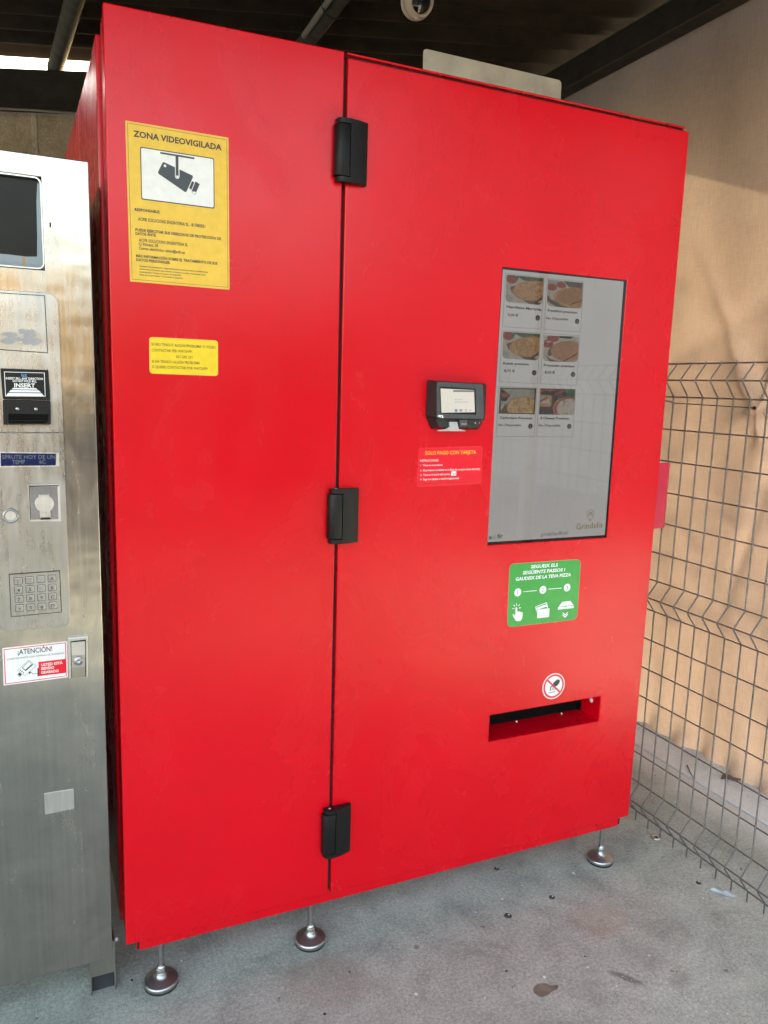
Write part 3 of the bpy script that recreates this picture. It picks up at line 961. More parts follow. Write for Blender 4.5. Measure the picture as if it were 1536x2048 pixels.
def frank(top):
    return [(full, Z_CLOTH), ([(0, 1), (0.45, 1), (0.3, 0.78), (0, 0.8)], Z_TEAL), ([(0.45, 1.0), (1, 1), (1, 0.75), (0.6, 0.8)], Z_BOARD), (ell(0.12, 0.72, 0.145, 0.13), Z_TOMATO), (ell(0.38, 0.83, 0.135, 0.12), Z_TOMATO),
            ([(0.0, 0.42), (0.12, 0.26), (0.62, 0.0), (0.3, -0.02), (0.0, 0.18)], Z_BOARD),
            (ell(0.70, 0.42, 0.53, 0.36, 0.22, jag=0.02), Z_CRUST), (ell(0.73, 0.45, 0.47, 0.305, 0.22, jag=0.03), top),
            ([(0.58, 0.10), (0.62, 0.10), (1.02, 0.37), (1.02, 0.33)], Z_KNIFE), (ell(0.85, 0.09, 0.3, 0.07, 0.15), Z_CRUST)]
def prosc(top):
    return [(full, Z_CLOTH), ([(0.4, 1), (0.85, 1), (0.75, 0.9), (0.45, 0.92)], Z_KNIFE), (ell(0.25, 0.90, 0.17, 0.15), Z_TOMATO), (ell(0.11, 0.68, 0.16, 0.15), Z_TOMATO), ([(0.02, 0.77), (0.22, 0.80), (0.12, 0.72)], Z_CLOTH),
            ([(0.05, 0.25), (0.2, 0.1), (0.5, 0.0), (0.2, -0.02)], Z_BOARD), (ell(0.22, 0.40, 0.09, 0.2, -0.3), Z_BOARD),
            (ell(0.70, 0.43, 0.50, 0.40, 0.15, jag=0.02), Z_CRUST), (ell(0.71, 0.45, 0.47, 0.37, 0.15, jag=0.02), top),
            ([(0.56, 0.02), (0.60, 0.01), (1.02, 0.40), (1.02, 0.36)], Z_KNIFE)]
def carbo(top):
    return [(full, Z_BOARD), ([(0.05, 0.04), (0.96, 0.04), (0.96, 0.95), (0.05, 0.95)], Z_TEAL), ([(0.05, 0.95), (0.3, 0.72), (0.2, 0.55), (0.05, 0.5)], Z_DARK), (ell(0.15, 0.72, 0.10, 0.10), Z_TOMATO), (ell(0.13, 0.55, 0.09, 0.07), Z_KNIFE),
            ([(0.05, 0.30), (0.2, 0.52), (0.14, 0.04), (0.05, 0.04)], Z_CLOTH), ([(0.0, 0.0), (0.18, 0.40), (0.30, 0.04)], Z_BOARD),
            (ell(0.66, 0.28, 0.46, 0.40, 0.1, jag=0.02), Z_CRUST), (ell(0.66, 0.28, 0.42, 0.365, 0.1, jag=0.03), top),
            ([(0.965, 0), (1, 0), (1, 1), (0.965, 1)], Z_DARK), ([(0, 0), (1, 0), (1, 0.035), (0, 0.035)], Z_DARK)]
def chees(top):
    return [(full, Z_DARK), ([(0.62, 1), (1, 1), (1, 0.72), (0.78, 0.80)], Z_LEAF)] + [(ell(x, y, 0.055, 0.06), Z_TOMATO) for x, y in ((0.05, 0.9), (0.16, 0.97), (0.27, 0.93), (0.36, 0.98), (0.55, 0.86), (0.45, 0.82), (0.62, 0.92))] + \
           [(rrect(-0.1, 0.33, 0.30, 0.76, 0.08), Z_CRUST), ([(0.0, 0.42), (0.24, 0.63), (0.28, 0.44)], Z_TOP6), ([(0.0, 0.72), (0.18, 0.68), (0.0, 0.5)], Z_TEAL), ([(0.0, 0.48), (0.2, 0.66), (0.19, 0.69), (0.0, 0.53)], Z_KNIFE),
            (ell(0.80, 0.26, 0.43, 0.44, jag=0.01), Z_CRUST), (ell(0.82, 0.26, 0.40, 0.41, jag=0.02), Z_TOMATO), (ell(0.84, 0.25, 0.36, 0.37, jag=0.03), top)]
TILES = [
    ("margherita_photo", [(1.0747, 1.7446), (1.1865, 1.7448), (1.1864, 1.6779), (1.0753, 1.6786)], 1, margh(Z_TOP1, 0), [(1.0718, 1.7468), (1.1879, 1.7470), (1.1878, 1.6181), (1.0717, 1.6178)],
     [("Napolitana Margarita", (1.0797, 1.6647), (1.1859, 1.6640), 0.0065, 'W2', 0.030), ("9,00 €", (1.0844, 1.6446), (1.1163, 1.6451), 0.0066, 'W2', 0.02)], (1.1756, 1.6457)),
    ("frankfurt_photo", [(1.2001, 1.7434), (1.3103, 1.7433), (1.3121, 1.6768), (1.2013, 1.6772)], 1, frank(Z_TOP2), [(1.1970, 1.7456), (1.3128, 1.7468), (1.3137, 1.6183), (1.1974, 1.6174)],
     [("Frankfurt premium", (1.2050, 1.6638), (1.2993, 1.6639), 0.0065, 'W2', 0.030), ("No Disponible", (1.2020, 1.6443), (1.2715, 1.6452), 0.0060, 'W3', 0.024)], (1.3005, 1.6447)),
    ("kebab_photo", [(1.0740, 1.6058), (1.1855, 1.6060), (1.1859, 1.5385), (1.0750, 1.5395)], 1, margh(Z_TOP3, 1), [(1.0708, 1.6081), (1.1875, 1.6082), (1.1866, 1.4790), (1.0703, 1.4812)],
     [("Kebab premium", (1.0790, 1.5245), (1.1571, 1.5252), 0.0065, 'W2', 0.030), ("8,75 €", (1.0831, 1.5061), (1.1150, 1.5063), 0.0066, 'W2', 0.026)], (1.1749, 1.5069)),
    ("prosciutto_photo", [(1.1996, 1.6033), (1.3101, 1.6057), (1.3112, 1.5382), (1.1998, 1.5377)], 1, prosc(Z_TOP4), [(1.1971, 1.6079), (1.3129, 1.6085), (1.3131, 1.4786), (1.1957, 1.4797)],
     [("Prosciutto premium", (1.2035, 1.5248), (1.3017, 1.5254), 0.0065, 'W2', 0.030), ("8,50 €", (1.2079, 1.5065), (1.2402, 1.5067), 0.0066, 'W2', 0.030)], (1.2991, 1.5069)),
    ("carbonara_photo", [(1.0738, 1.4667), (1.1846, 1.4671), (1.1840, 1.3998), (1.0732, 1.4005)], 0, carbo(Z_TOP5), [(1.0696, 1.4692), (1.1874, 1.4685), (1.1872, 1.3416), (1.0694, 1.3424)],
     [("Carbonara Premium", (1.0774, 1.3871), (1.1774, 1.3868), 0.0065, 'W2', 0.030), ("No Disponible", (1.0745, 1.3687), (1.1440, 1.3687), 0.0060, 'W3', 0.024)], (1.1731, 1.3689)),
    ("cheese_photo", [(1.1978, 1.4670), (1.3101, 1.4681), (1.3098, 1.3996), (1.1980, 1.4000)], 0, chees(Z_TOP6), [(1.1950, 1.4678), (1.3123, 1.4682), (1.3126, 1.3413), (1.1948, 1.3417)],
     [("4 Cheese Premium", (1.2022, 1.3875), (1.2962, 1.3876), 0.0065, 'W2', 0.030), ("No Disponible", (1.1996, 1.3686), (1.2692, 1.3686), 0.0060, 'W3', 0.024)], (1.2983, 1.3693)),
]
INK = {'W2': W2, 'W3': W3}
for name, q, r, shapes, card, words, info in TILES:
    b = MB(); b.line(card, 0.0009, LY - 0.0003, W1, True)
    b.build("card_outline", scr)
    picture(name, q, r, shapes)
    b = MB()
    for body, pl, pr_, h, m, bold in words:
        b.text(body, pl, pr_, h, LY - 0.0005, INK[m], bold)
    b.build("card_text", scr)
    b = MB(); b.disc(info, 0.0068, LY - 0.0005, W2, 24)
    b.text("i", (info[0], info[1] - 0.0036), (info[0] + 1, info[1] - 0.0036), 0.0070, LY - 0.0008, W0, 0.03, 'CENTER')
    b.build("info_button", scr)
# faint empty slot line at the top right, footer marks
b = MB(); b.line([(1.3502, 1.7551), (1.3491, 1.7252), (1.4378, 1.7226)], 0.0006, LY - 0.0003, screen_mat("screen_faint_line", (0.37, 0.375, 0.385), 0.8))
b.build("card_outline", scr)
b = MB(); b.text("a", (1.0637, 1.0722), (1.0738, 1.0721), 0.0125, LY - 0.0004, W2, 0.015); b.text("fir", (1.0900, 1.0728), (1.1076, 1.0735), 0.0125, LY - 0.0004, W2, 0.015)
b.text("c", (1.0766, 1.0723), (1.0872, 1.0726), 0.0125, LY - 0.0004, W5, 0.015)
b.build("maker_mark", scr)
b = MB(); b.text("grindeliaofficial", (1.2284, 1.0715), (1.3181, 1.0723), 0.0105, LY - 0.0004, W6, 0.0)
b.build("footer_text", scr)
b = MB(); b.text("Grindelia", (1.3467, 1.0839), (1.4383, 1.0863), 0.0175, LY - 0.0004, W4, 0.0)
hx, hz = (1.3921, 1.1251)
hexa = [(hx + 0.0135 * math.sin(math.radians(60 * i)), hz + 0.0150 * math.cos(math.radians(60 * i))) for i in range(6)]
b.line(hexa, 0.0013, LY - 0.0004, W4, True)
b.line([(hx - 0.004, hz - 0.014), (hx, hz - 0.0195), (hx + 0.004, hz - 0.014)], 0.0012, LY - 0.00042, W4)
for s_ in (-1, 1):
    b.line([(hx + s_ * 0.009, hz + 0.003), (hx + s_ * 0.003, hz + 0.003), (hx + s_ * 0.003, hz - 0.006)], 0.0012, LY - 0.00044, W4)
    b.line([(hx + s_ * 0.009, hz - 0.002), (hx + s_ * 0.006, hz - 0.004), (hx + s_ * 0.006, hz + 0.001)], 0.0010, LY - 0.00046, W4)
b.disc((hx, hz + 0.005), 0.0028, LY - 0.00048, W4, 12)
b.build("brand_emblem", scr)

# ------------------------------------------------------------------ card terminal
b = MB()
bk = [(0.8635, 1.478), (0.8615, 1.396), (0.8775, 1.3605), (1.0150, 1.3595), (1.0330, 1.388), (1.0310, 1.474)]
fr = [(0.8700, 1.4765), (0.8735, 1.3870), (0.8860, 1.3650), (0.9890, 1.3640), (1.0065, 1.3870), (0.9985, 1.4735)]
def loft(mb, q0, y0, q1, y1, m):
    n = len(q0)
    ar = sum(q0[i][0] * q0[(i + 1) % n][1] - q0[(i + 1) % n][0] * q0[i][1] for i in range(n))
    if ar < 0:
        q0, q1 = q0[::-1], q1[::-1]
    vs = [(p[0], y0, p[1]) for p in q0] + [(p[0], y1, p[1]) for p in q1]
    mb.add(vs, [list(range(n)), [2 * n - 1 - i for i in range(n)]] + [(i, n + i, n + (i + 1) % n, (i + 1) % n) for i in range(n)], m)
loft(b, rquad(fr[:2] + fr[4:], 0.006), 1.644, rquad([(0.862, 1.479), (0.861, 1.391), (1.034, 1.390), (1.0315, 1.475)], 0.006), 1.6795, M['term_black'])
loft(b, [(0.8750, 1.3868), (0.8870, 1.3660), (0.9900, 1.3650), (1.0060, 1.3868)], 1.6520, [(0.8615, 1.3905), (0.8785, 1.3605), (1.0150, 1.3595), (1.0335, 1.3905)], 1.6793, M['term_black'])
term = b.build("card_terminal", rm, 0.0012, 2, 30)
b = MB()
loft(b, rquad([(0.8705, 1.4760), (0.8735, 1.3880), (1.0060, 1.3880), (0.9985, 1.4730)], 0.006), 1.6405, rquad([(0.8705, 1.4760), (0.8735, 1.3880), (1.0060, 1.3880), (0.9985, 1.4730)], 0.006), 1.6436, M['term_grey'])
b.build("face_plate", term, 0.0010, 2, 30)
TYQ = 1.6402
b = MB(); b.flat(rquad([(0.8775, 1.4642), (0.8826, 1.3994), (0.9829, 1.3983), (0.9776, 1.4613)], 0.002), TYQ, M['cam_black'])
b.build("screen_bezel", term)
T0 = screen_mat("terminal_screen_white", (0.60, 0.63, 0.65), 1.45)
T1 = screen_mat("terminal_screen_grey", (0.16, 0.17, 0.18), 1.45)
T2 = screen_mat("terminal_screen_blue", (0.06, 0.20, 0.42), 1.45)
b = MB(); b.flat([(0.8797, 1.4596), (0.8850, 1.4018), (0.9781, 1.4043), (0.9729, 1.4579)], TYQ - 0.0003, T0)
b.build("terminal_display", term)
b = MB()
b.flat([(0.9143, 1.4567), (0.9145, 1.4523), (0.9729, 1.4532), (0.9726, 1.4573)], TYQ - 0.0005, T1)
b.text("HELPS MY", (0.9192, 1.4328), (0.9416, 1.4333), 0.0026, TYQ - 0.0005, T1)
b.text("BUSINESS GROW", (0.9195, 1.4267), (0.9574, 1.4277), 0.0026, TYQ - 0.0005, T1)
b.line([(0.9003, 1.4400), (0.9114, 1.4403), (0.9123, 1.4235), (0.9012, 1.4233)], 0.0005, TYQ - 0.0005, screen_mat("terminal_screen_pale_line", (0.42, 0.46, 0.47), 1.45), True)
b.flat([(0.9215, 1.4108), (0.9219, 1.4046), (0.9288, 1.4047), (0.9285, 1.4109)], TYQ - 0.0005, T2)
b.flat([(0.9340, 1.4104), (0.9341, 1.4078), (0.9427, 1.4079), (0.9425, 1.4106)], TYQ - 0.0005, T1)
b.flat([(0.9353, 1.4072), (0.9354, 1.4054), (0.9414, 1.4055), (0.9413, 1.4073)], TYQ - 0.0005, T2)
b.flat([(0.9489, 1.4104), (0.9489, 1.4092), (0.9563, 1.4093), (0.9563, 1.4105)], TYQ - 0.0005, T1)
b.flat([(0.9495, 1.4074), (0.9496, 1.4062), (0.9565, 1.4063), (0.9564, 1.4075)], TYQ - 0.0005, T1)
b.flat([(0.9627, 1.4094), (0.9628, 1.4076), (0.9664, 1.4077), (0.9656, 1.4097)], TYQ - 0.0005, T1)
b.build("display_graphics", term)
b = MB(); b.prism([(0.9118, 1.3796), (0.9336, 1.3798), (0.9393, 1.3627), (0.9577, 1.3593), (0.9578, 1.3570), (0.8808, 1.3567), (0.8807, 1.3589), (0.9026, 1.3620), (0.9132, 1.3676)], 1.6465, 1.6512, M['grey_plastic'])
b.build("card_slot_lip", term, 0.0006, 1)
b = MB(); b.prism([(0.9370, 1.3853), (0.9589, 1.3848), (0.9606, 1.3698), (0.9400, 1.3682)], 1.6420, 1.6515, M['term_grey'])
b.build("reader_housing", term, 0.001, 2)
b = MB(); b.flat([(0.9428, 1.3759), (0.9583, 1.3758), (0.9584, 1.3743), (0.9429, 1.3744)], 1.6416, M['grey_plastic'])
b.build("chip_slot", term)
b = MB(); b.flat(rquad([(0.8745, 1.3929), (0.8777, 1.3961), (0.8894, 1.3957), (0.8911, 1.3892), (0.8764, 1.3891)][:4], 0.0008), 1.6402, M['white'])
b.disc((0.8854, 1.3924), 0.0017, 1.6399, M['inkblack'], 10)
b.build("status_light", term)
b = MB()
b.disc((0.9878, 1.3774), 0.0017, 1.6512, M['grey_plastic'], 10)
b.disc((0.9996, 1.3778), 0.0010, 1.6512, M['white'], 10)
b.build("contactless_marks", term)
# ------------------------------------------------------------------ stickers on the red machine
def sticker(name, parent, label, q, r, m, y=FY, edge=None, ew=0.0):
    o = None
    b = MB()
    if edge:
        c = [sum(p[0] for p in q) / 4, sum(p[1] for p in q) / 4]
        big = [(p[0] + math.copysign(ew, p[0] - c[0]), p[1] + math.copysign(ew, p[1] - c[1])) for p in q]
        b.prism(rquad(big, r + ew), y - 0.0004, y - 0.00002, edge)
        b.flat(rquad(q, r), y - 0.0005, m)
    else:
        b.prism(rquad(q, r), y - 0.0004, y - 0.00002, m)
    o = b.build(name, parent)
    o['label'] = label
    return o
LY1 = FY - 0.0007
sg = sticker("surveillance_sign", rm, "yellow video surveillance notice on the left door", [(0.1755, 1.9601), (0.3783, 1.9588), (0.3798, 1.6549), (0.1778, 1.6558)], 0.0008, M['yellow'], FY, M['yellow_edge'], 0.0004)
b = MB()
b.line([(0.1790, 1.9565), (0.3753, 1.9546), (0.3768, 1.6589), (0.1812, 1.6599)], 0.0007, LY1, M['inkblack'], True)
b.flat(rquad([(0.2018, 1.9162), (0.3489, 1.9151), (0.3494, 1.8155), (0.2024, 1.8163)], 0.004), LY1, M['inkslate'])
b.build("printed_frame", sg)
b = MB(); b.flat(rquad([(0.2038, 1.9142), (0.3471, 1.9130), (0.3473, 1.8177), (0.2042, 1.8185)], 0.003), LY1 - 0.0002, M['white'])
b.build("white_field", sg)
b = MB(); k = M['inkslate']; y_ = LY1 - 0.0004
b.flat([(0.2405, 1.9116), (0.3087, 1.9108), (0.3083, 1.9071), (0.2408, 1.9083)], y_, k)
b.flat(rquad([(0.2459, 1.8940), (0.3064, 1.8746), (0.2909, 1.8400), (0.2347, 1.8707)], 0.004), y_ - 0.00002, k)
b.flat([(0.3033, 1.8645), (0.3080, 1.8624), (0.3020, 1.8475), (0.2971, 1.8500)], y_ - 0.00003, k)
b.flat([(0.3104, 1.8647), (0.3189, 1.8603), (0.3120, 1.8443), (0.3020, 1.8441)], y_ - 0.00004, k)
b.line([(0.3020, 1.8431), (0.3091, 1.8381), (0.3120, 1.8443)], 0.0006, y_ - 0.00005, k)
b.line([(0.2970, 1.8493), (0.3009, 1.8464), (0.3024, 1.8479)], 0.0005, y_ - 0.00006, k)
b.flat([(0.2693, 1.9076), (0.2780, 1.9075), (0.2782, 1.8690), (0.2761, 1.8654), (0.2718, 1.8648), (0.2694, 1.8675)], y_ - 0.0001, M['white'])
b.flat([(0.2707, 1.9078), (0.2763, 1.9078), (0.2765, 1.8695), (0.2747, 1.8665), (0.2726, 1.8663), (0.2708, 1.8687)], y_ - 0.0002, k)
b.disc((0.2737, 1.8691), 0.0022, y_ - 0.0003, M['white'], 14)
b.disc((0.2497, 1.8863), 0.0026, y_ - 0.0003, M['white'], 14)
b.build("camera_pictogram", sg)
b = MB(); ib = M['inkblack']
b.text("ZONA VIDEOVIGILADA", (0.1895, 1.9335), (0.3648, 1.9325), 0.0116, LY1, ib, 0.032)
b.text("RESPONSABLE:", (0.1891, 1.7932), (0.2385, 1.7938), 0.0054, LY1, ib, 0.036)
b.text("ACFIR SOLUCIONS ENGINYERIA SL - B17885831", (0.1953, 1.7753), (0.3294, 1.7753), 0.0064, LY1, ib, 0.022)
b.text("PUEDE EJERCITAR SUS DERECHOS DE PROTECCIÓN DE", (0.1896, 1.7547), (0.3624, 1.7542), 0.0054, LY1, ib, 0.036)
b.text("DATOS ANTE:", (0.1897, 1.7473), (0.2303, 1.7475), 0.0054, LY1, ib, 0.036)
b.text("ACFIR SOLUCIONS ENGINYERIA SL", (0.1960, 1.7350), (0.2936, 1.7349), 0.0062, LY1, ib, 0.022)
b.text("C/ Pirineus, 58", (0.1958, 1.7271), (0.2334, 1.7276), 0.0062, LY1, ib, 0.022)
b.text("Correo electrónico: admin\u0040acfir.eu", (0.1960, 1.7193), (0.2868, 1.7193), 0.0058, LY1, ib, 0.022)
b.text("MÁS INFORMACIÓN SOBRE EL TRATAMIENTO DE SUS", (0.1898, 1.7040), (0.3547, 1.7036), 0.0054, LY1, ib, 0.036)
b.text("DATOS PERSONALES:", (0.1897, 1.6964), (0.2571, 1.6966), 0.0054, LY1, ib, 0.036)
for i, (s_, xr, yr) in enumerate((("Finalidad del tratamiento: Seguridad de las personas, bienes e instalaciones", 1000, 1796), ("Interesados: Personas que acceden o intentan acceder a las instalaciones", 970, 1826), ("Destinatarios: Fuerzas y Cuerpos de Seguridad", 694, 1830), ("Plazo de conservación: 1 mes desde la captación", 716, 1864))):
    pl = ((0.1963, 1.6856), (0.1962, 1.6801), (0.1960, 1.6742), (0.1959, 1.6687))[i]
    pr_ = ((0.3346, 1.6854), (0.3291, 1.6792), (0.2789, 1.6743), (0.2828, 1.6686))[i]
    b.text(s_, pl, pr_, 0.0030, LY1, ib, 0.02)
b.build("lettering", sg)

ys = sticker("contact_sticker", rm, "small yellow contact sticker with rounded corners", [(0.2132, 1.5463), (0.3543, 1.5461), (0.3541, 1.4722), (0.2126, 1.4729)], 0.0065, M['yellow2'], FY, M['yellow_edge'], 0.0006)
b = MB(); ib = M['inkbrown']
b.text("SI HEU TINGUT ALGÚN PROBLEMA O VOLEU", (0.2166, 1.5298), (0.3493, 1.5294), 0.0058, LY1, ib, 0.018)
b.text("CONTACTAR PER WATSAPP:", (0.2166, 1.5177), (0.3001, 1.5182), 0.0058, LY1, ib, 0.018)
b.text("621 242 231", (0.2664, 1.5065), (0.3003, 1.5063), 0.0058, LY1, ib, 0.018)
b.text("SI HA TENIDO ALGÚN PROBLEMA", (0.2168, 1.4948), (0.3163, 1.4949), 0.0058, LY1, ib, 0.018)
b.text("O QUIERE CONTACTAR POR WATSAPP:", (0.2168, 1.4836), (0.3328, 1.4834), 0.0058, LY1, ib, 0.018)
b.build("lettering", ys)

rs = sticker("payment_sticker", rm, "red card payment instructions with golden heading", [(0.8486, 1.3124), (1.0282, 1.3165), (1.0301, 1.2212), (0.8467, 1.2173)], 0.004, M['redvinyl'], FY, M['redmargin'], 0.0007)
b = MB(); wt = M['white']
b.text("SOLO PAGO CON TARJETA", (0.8657, 1.2963), (1.0112, 1.2979), 0.0094, LY1, M['yellowtext'], 0.006)
b.text("INSTRUCCIONES:", (0.8525, 1.2795), (0.9045, 1.2800), 0.0052, LY1, wt, 0.004)
for pl, pn, pr_, n_, s_ in (((0.8530, 1.2681), (0.8569, 1.2682), (0.9158, 1.2686), "1-", "Toca en el producto"), ((0.8535, 1.2555), (0.8578, 1.2556), (1.0248, 1.2567), "2-", "El producto se añade en la lista de compra (zona derecha)"),
                            ((0.8540, 1.2443), (0.8582, 1.2443), (0.9376, 1.2448), "3-", "Toca en el botón del carrito"), ((0.8545, 1.2330), (0.8587, 1.2330), (0.9642, 1.2341), "4-", "Paga con tarjeta o móvil/relojes/mobil")):
    b.text(n_, pl, pn, 0.0044, LY1, wt, 0.004)
    b.text(s_, (pn[0] + 0.004, pn[1]), pr_, 0.0050, LY1, wt, 0.008)
b.text("El ticket llega a través de correo electrónico y teléfono", (0.8645, 1.2245), (1.0135, 1.2257), 0.0018, LY1, M['inkblack'], 0.01)
b.build("lettering", rs)
b = MB(); b.flat(rquad([(0.9417, 1.2537), (0.9558, 1.2541), (0.9560, 1.2429), (0.9408, 1.2429)], 0.0012), LY1, wt)
b.line([(0.9435, 1.2515), (0.9450, 1.2515), (0.9473, 1.2471), (0.9529, 1.2473), (0.9542, 1.2507)], 0.0008, LY1 - 0.0002, M['inkslate'])
b.disc((0.9477, 1.2455), 0.0009, LY1 - 0.0003, M['inkslate'], 10); b.disc((0.9523, 1.2456), 0.0009, LY1 - 0.0003, M['inkslate'], 10)
b.build("cart_icon", rs)

gs = sticker("steps_sticker", rm, "green three step sticker below the screen", [(1.1326, 1.0009), (1.3684, 0.9986), (1.3704, 0.8238), (1.1367, 0.8246)], 0.016, M['green'], FY, M['edge_tan'], 0.0008)
b = MB(); wt = M['white_cool']
b.text("SEGUEIX ELS", (1.2017, 0.9844), (1.2913, 0.9838), 0.0093, LY1, wt, 0.03, 'FIT', 0.10)
b.text("SEGÜENTS PASSOS I", (1.1762, 0.9693), (1.3170, 0.9683), 0.0093, LY1, wt, 0.03, 'FIT', 0.10)
b.text("GAUDEIX DE LA TEVA PIZZA", (1.1547, 0.9533), (1.3380, 0.9526), 0.0093, LY1, wt, 0.03, 'FIT', 0.10)
for (c, s_) in (((1.1641, 0.9202), "1"), ((1.2463, 0.9203), "2"), ((1.3281, 0.9203), "3")):
    b.disc(c, 0.0112, LY1, wt, 26)
    b.text(s_, (c[0] - 0.0005, c[1] - 0.0060), (c[0] + 1, c[1] - 0.0060), 0.0120, LY1 - 0.0002, M['inkslate'], -0.008, 'CENTER')
b.line([(1.1823, 0.9203), (1.2268, 0.9202)], 0.0018, LY1, wt)
b.line([(1.2646, 0.9208), (1.3090, 0.9205)], 0.0018, LY1, wt)
b.build("lettering", gs)
b = MB()
# pressing hand
b.flat(rquad([(1.1594, 0.8785), (1.1651, 0.8786), (1.1672, 0.8543), (1.1604, 0.8533)], 0.0030), LY1, wt)
b.flat([(1.1598, 0.8616), (1.1675, 0.8662), (1.1717, 0.8665), (1.1745, 0.8642), (1.1775, 0.8646), (1.1803, 0.8626), (1.1834, 0.8620), (1.1843, 0.8543), (1.1828, 0.8441), (1.1782, 0.8386), (1.1694, 0.8381), (1.1628, 0.8408), (1.1574, 0.8473), (1.1518, 0.8571), (1.1520, 0.8601), (1.1554, 0.8597), (1.1604, 0.8536)], LY1 - 0.00005, wt)
for p, q in (((1.1494, 0.8758), (1.1562, 0.8758)), ((1.1529, 0.8860), (1.1581, 0.8809)), ((1.1621, 0.8898), (1.1629, 0.8831)), ((1.1730, 0.8859), (1.1684, 0.8810)), ((1.1706, 0.8755), (1.1767, 0.8759))):
    b.line([p, q], 0.0022, LY1, wt)
b.build("hand_icon", gs)
b = MB(); gq = M['green']
b.flat(rquad([(1.2241, 0.8745), (1.2628, 0.8841), (1.2678, 0.8647), (1.2316, 0.8524)], 0.002), LY1, wt)
b.flat([(1.2269, 0.8733), (1.2614, 0.8815), (1.2620, 0.8788), (1.2282, 0.8708)], LY1 - 0.0001, gq)
b.flat([(1.2318, 0.8651), (1.2630, 0.8716), (1.2645, 0.8667), (1.2333, 0.8656)], LY1 - 0.00012, gq)
b.flat(rquad([(1.2294, 0.8657), (1.2737, 0.8659), (1.2733, 0.8402), (1.2325, 0.8399)], 0.002), LY1 - 0.0002, gq)
b.flat(rquad([(1.2318, 0.8651), (1.2727, 0.8653), (1.2725, 0.8406), (1.2332, 0.8405)], 0.002), LY1 - 0.0003, wt)
for x0, x1 in ((((1.2375, 0.8463)), ((1.2429, 0.8462))), (((1.2457, 0.8463)), ((1.2508, 0.8463))), (((1.2543, 0.8465)), ((1.2594, 0.8465))), (((1.2634, 0.8466)), ((1.2681, 0.8466)))):
    b.line([x0, x1], 0.0011, LY1 - 0.0004, M['inkslate'])
b.build("cards_icon", gs)
b = MB()
b.flat([(1.3148, 0.8801), (1.3430, 0.8803), (1.3547, 0.8669), (1.3038, 0.8672)], LY1, wt)
b.flat([(1.3019, 0.8660), (1.3553, 0.8651), (1.3554, 0.8586), (1.3013, 0.8586)], LY1, wt)
b.flat([(1.3252, 0.8659), (1.3317, 0.8658), (1.3287, 0.8625)], LY1 - 0.0001, gq)
for dz in (0.0, 0.0058):
    p = [(1.3194, 0.8483), (1.3282, 0.8400), (1.3368, 0.8480)]
    b.line([(x, z - dz) for x, z in p], 0.0030, LY1 - 0.0001, wt)
b.build("box_icon", gs)

cxn, czn = 1.3055, EYE - 0.8275
b = MB()
b.prism([(cxn + 0.0385 * math.cos(math.pi * i / 20), czn + 0.0385 * math.sin(math.pi * i / 20)) for i in range(40)], FY - 0.0004, FY - 0.00002, M['white'])
nr = b.build("no_reach_sticker", rm); nr['label'] = "round no reaching in sign above the delivery slot"
b = MB()
n = 44; vs = []; 
for i in range(n):
    a = 2 * math.pi * i / n
    vs += [(cxn + 0.0355 * math.cos(a), LY1, czn + 0.0355 * math.sin(a)), (cxn + 0.0298 * math.cos(a), LY1, czn + 0.0298 * math.sin(a))]
b.add(vs, [(2 * i, 2 * ((i + 1) % n), 2 * ((i + 1) % n) + 1, 2 * i + 1) for i in range(n)], M['redprint'])
b.line([(cxn - 0.0222, czn + 0.0205), (cxn + 0.0222, czn - 0.0205)], 0.0048, LY1 - 0.0003, M['redprint'])
b.build("prohibition_ring", nr)
b = MB(); ik = M['inkblack']
b.flat([(1.3183, 0.6521), (1.3263, 0.6472), (1.3244, 0.6386), (1.3162, 0.6313), (1.3032, 0.6351), (1.3027, 0.6416), (1.3090, 0.6470)], LY1, ik)
b.flat([(1.3028, 0.6398), (1.3146, 0.6323), (1.3090, 0.6287), (1.3000, 0.6318), (1.2967, 0.6289), (1.2962, 0.6199), (1.2930, 0.6198), (1.2936, 0.6309), (1.2974, 0.6347)], LY1 - 0.00005, ik)
b.line([(1.3054, 0.6303), (1.2997, 0.6204)], 0.0016, LY1 - 0.0001, ik)
b.line([(1.3090, 0.6287), (1.3045, 0.6197)], 0.0014, LY1 - 0.0001, ik)
b.line([(1.3121, 0.6273), (1.3097, 0.6205)], 0.0012, LY1 - 0.0001, ik)
b.line([(1.2891, 0.6143), (1.3119, 0.6153)], 0.0018, LY1, ik)
b.build("hand_pictogram", nr)

# ------------------------------------------------------------------ stainless drinks machine on the left
sb = Vector((-0.25, 2.0, 0.0))
sm_ = thing("steel_vending_machine", "brushed stainless steel vending machine with keypad and bill slot left of the red one", "vending machine", sb)
BASE[0] = sb
b = MB(); b.box(-0.612, 0.100, 1.7005, 2.38, 0.132, 1.862, M['leg_steel'])
b.build("cabinet", sm_, 0.003, 1)
DX = 0.1045
WX1, WZ0, WZ1 = 0.0195, 1.664, 1.835
b = MB()
holed_slab(b, [-0.62, -0.52, WX1, DX], [0.136, WZ0, WZ1, 1.8745], {(1, 1)}, 1.680, 1.7, M['door_steel'])
b.build("door", sm_, 0.0016, 2)
b = MB(); b.box(-0.522, WX1 + 0.002, 1.6935, 1.699, WZ0 - 0.002, WZ1 + 0.002, M['glass_blue'])
wn = b.build("window", sm_)
b = MB(); b.flat([(-0.5, WZ1 + 0.001), (0.0121, 1.8268), (0.0093, 1.7928), (0.0081, 1.7270), (0.0064, 1.6896), (-0.0133, 1.6878), (-0.0442, 1.6889), (-0.5, WZ0 + 0.024)], 1.6931, M['glass_dark'])
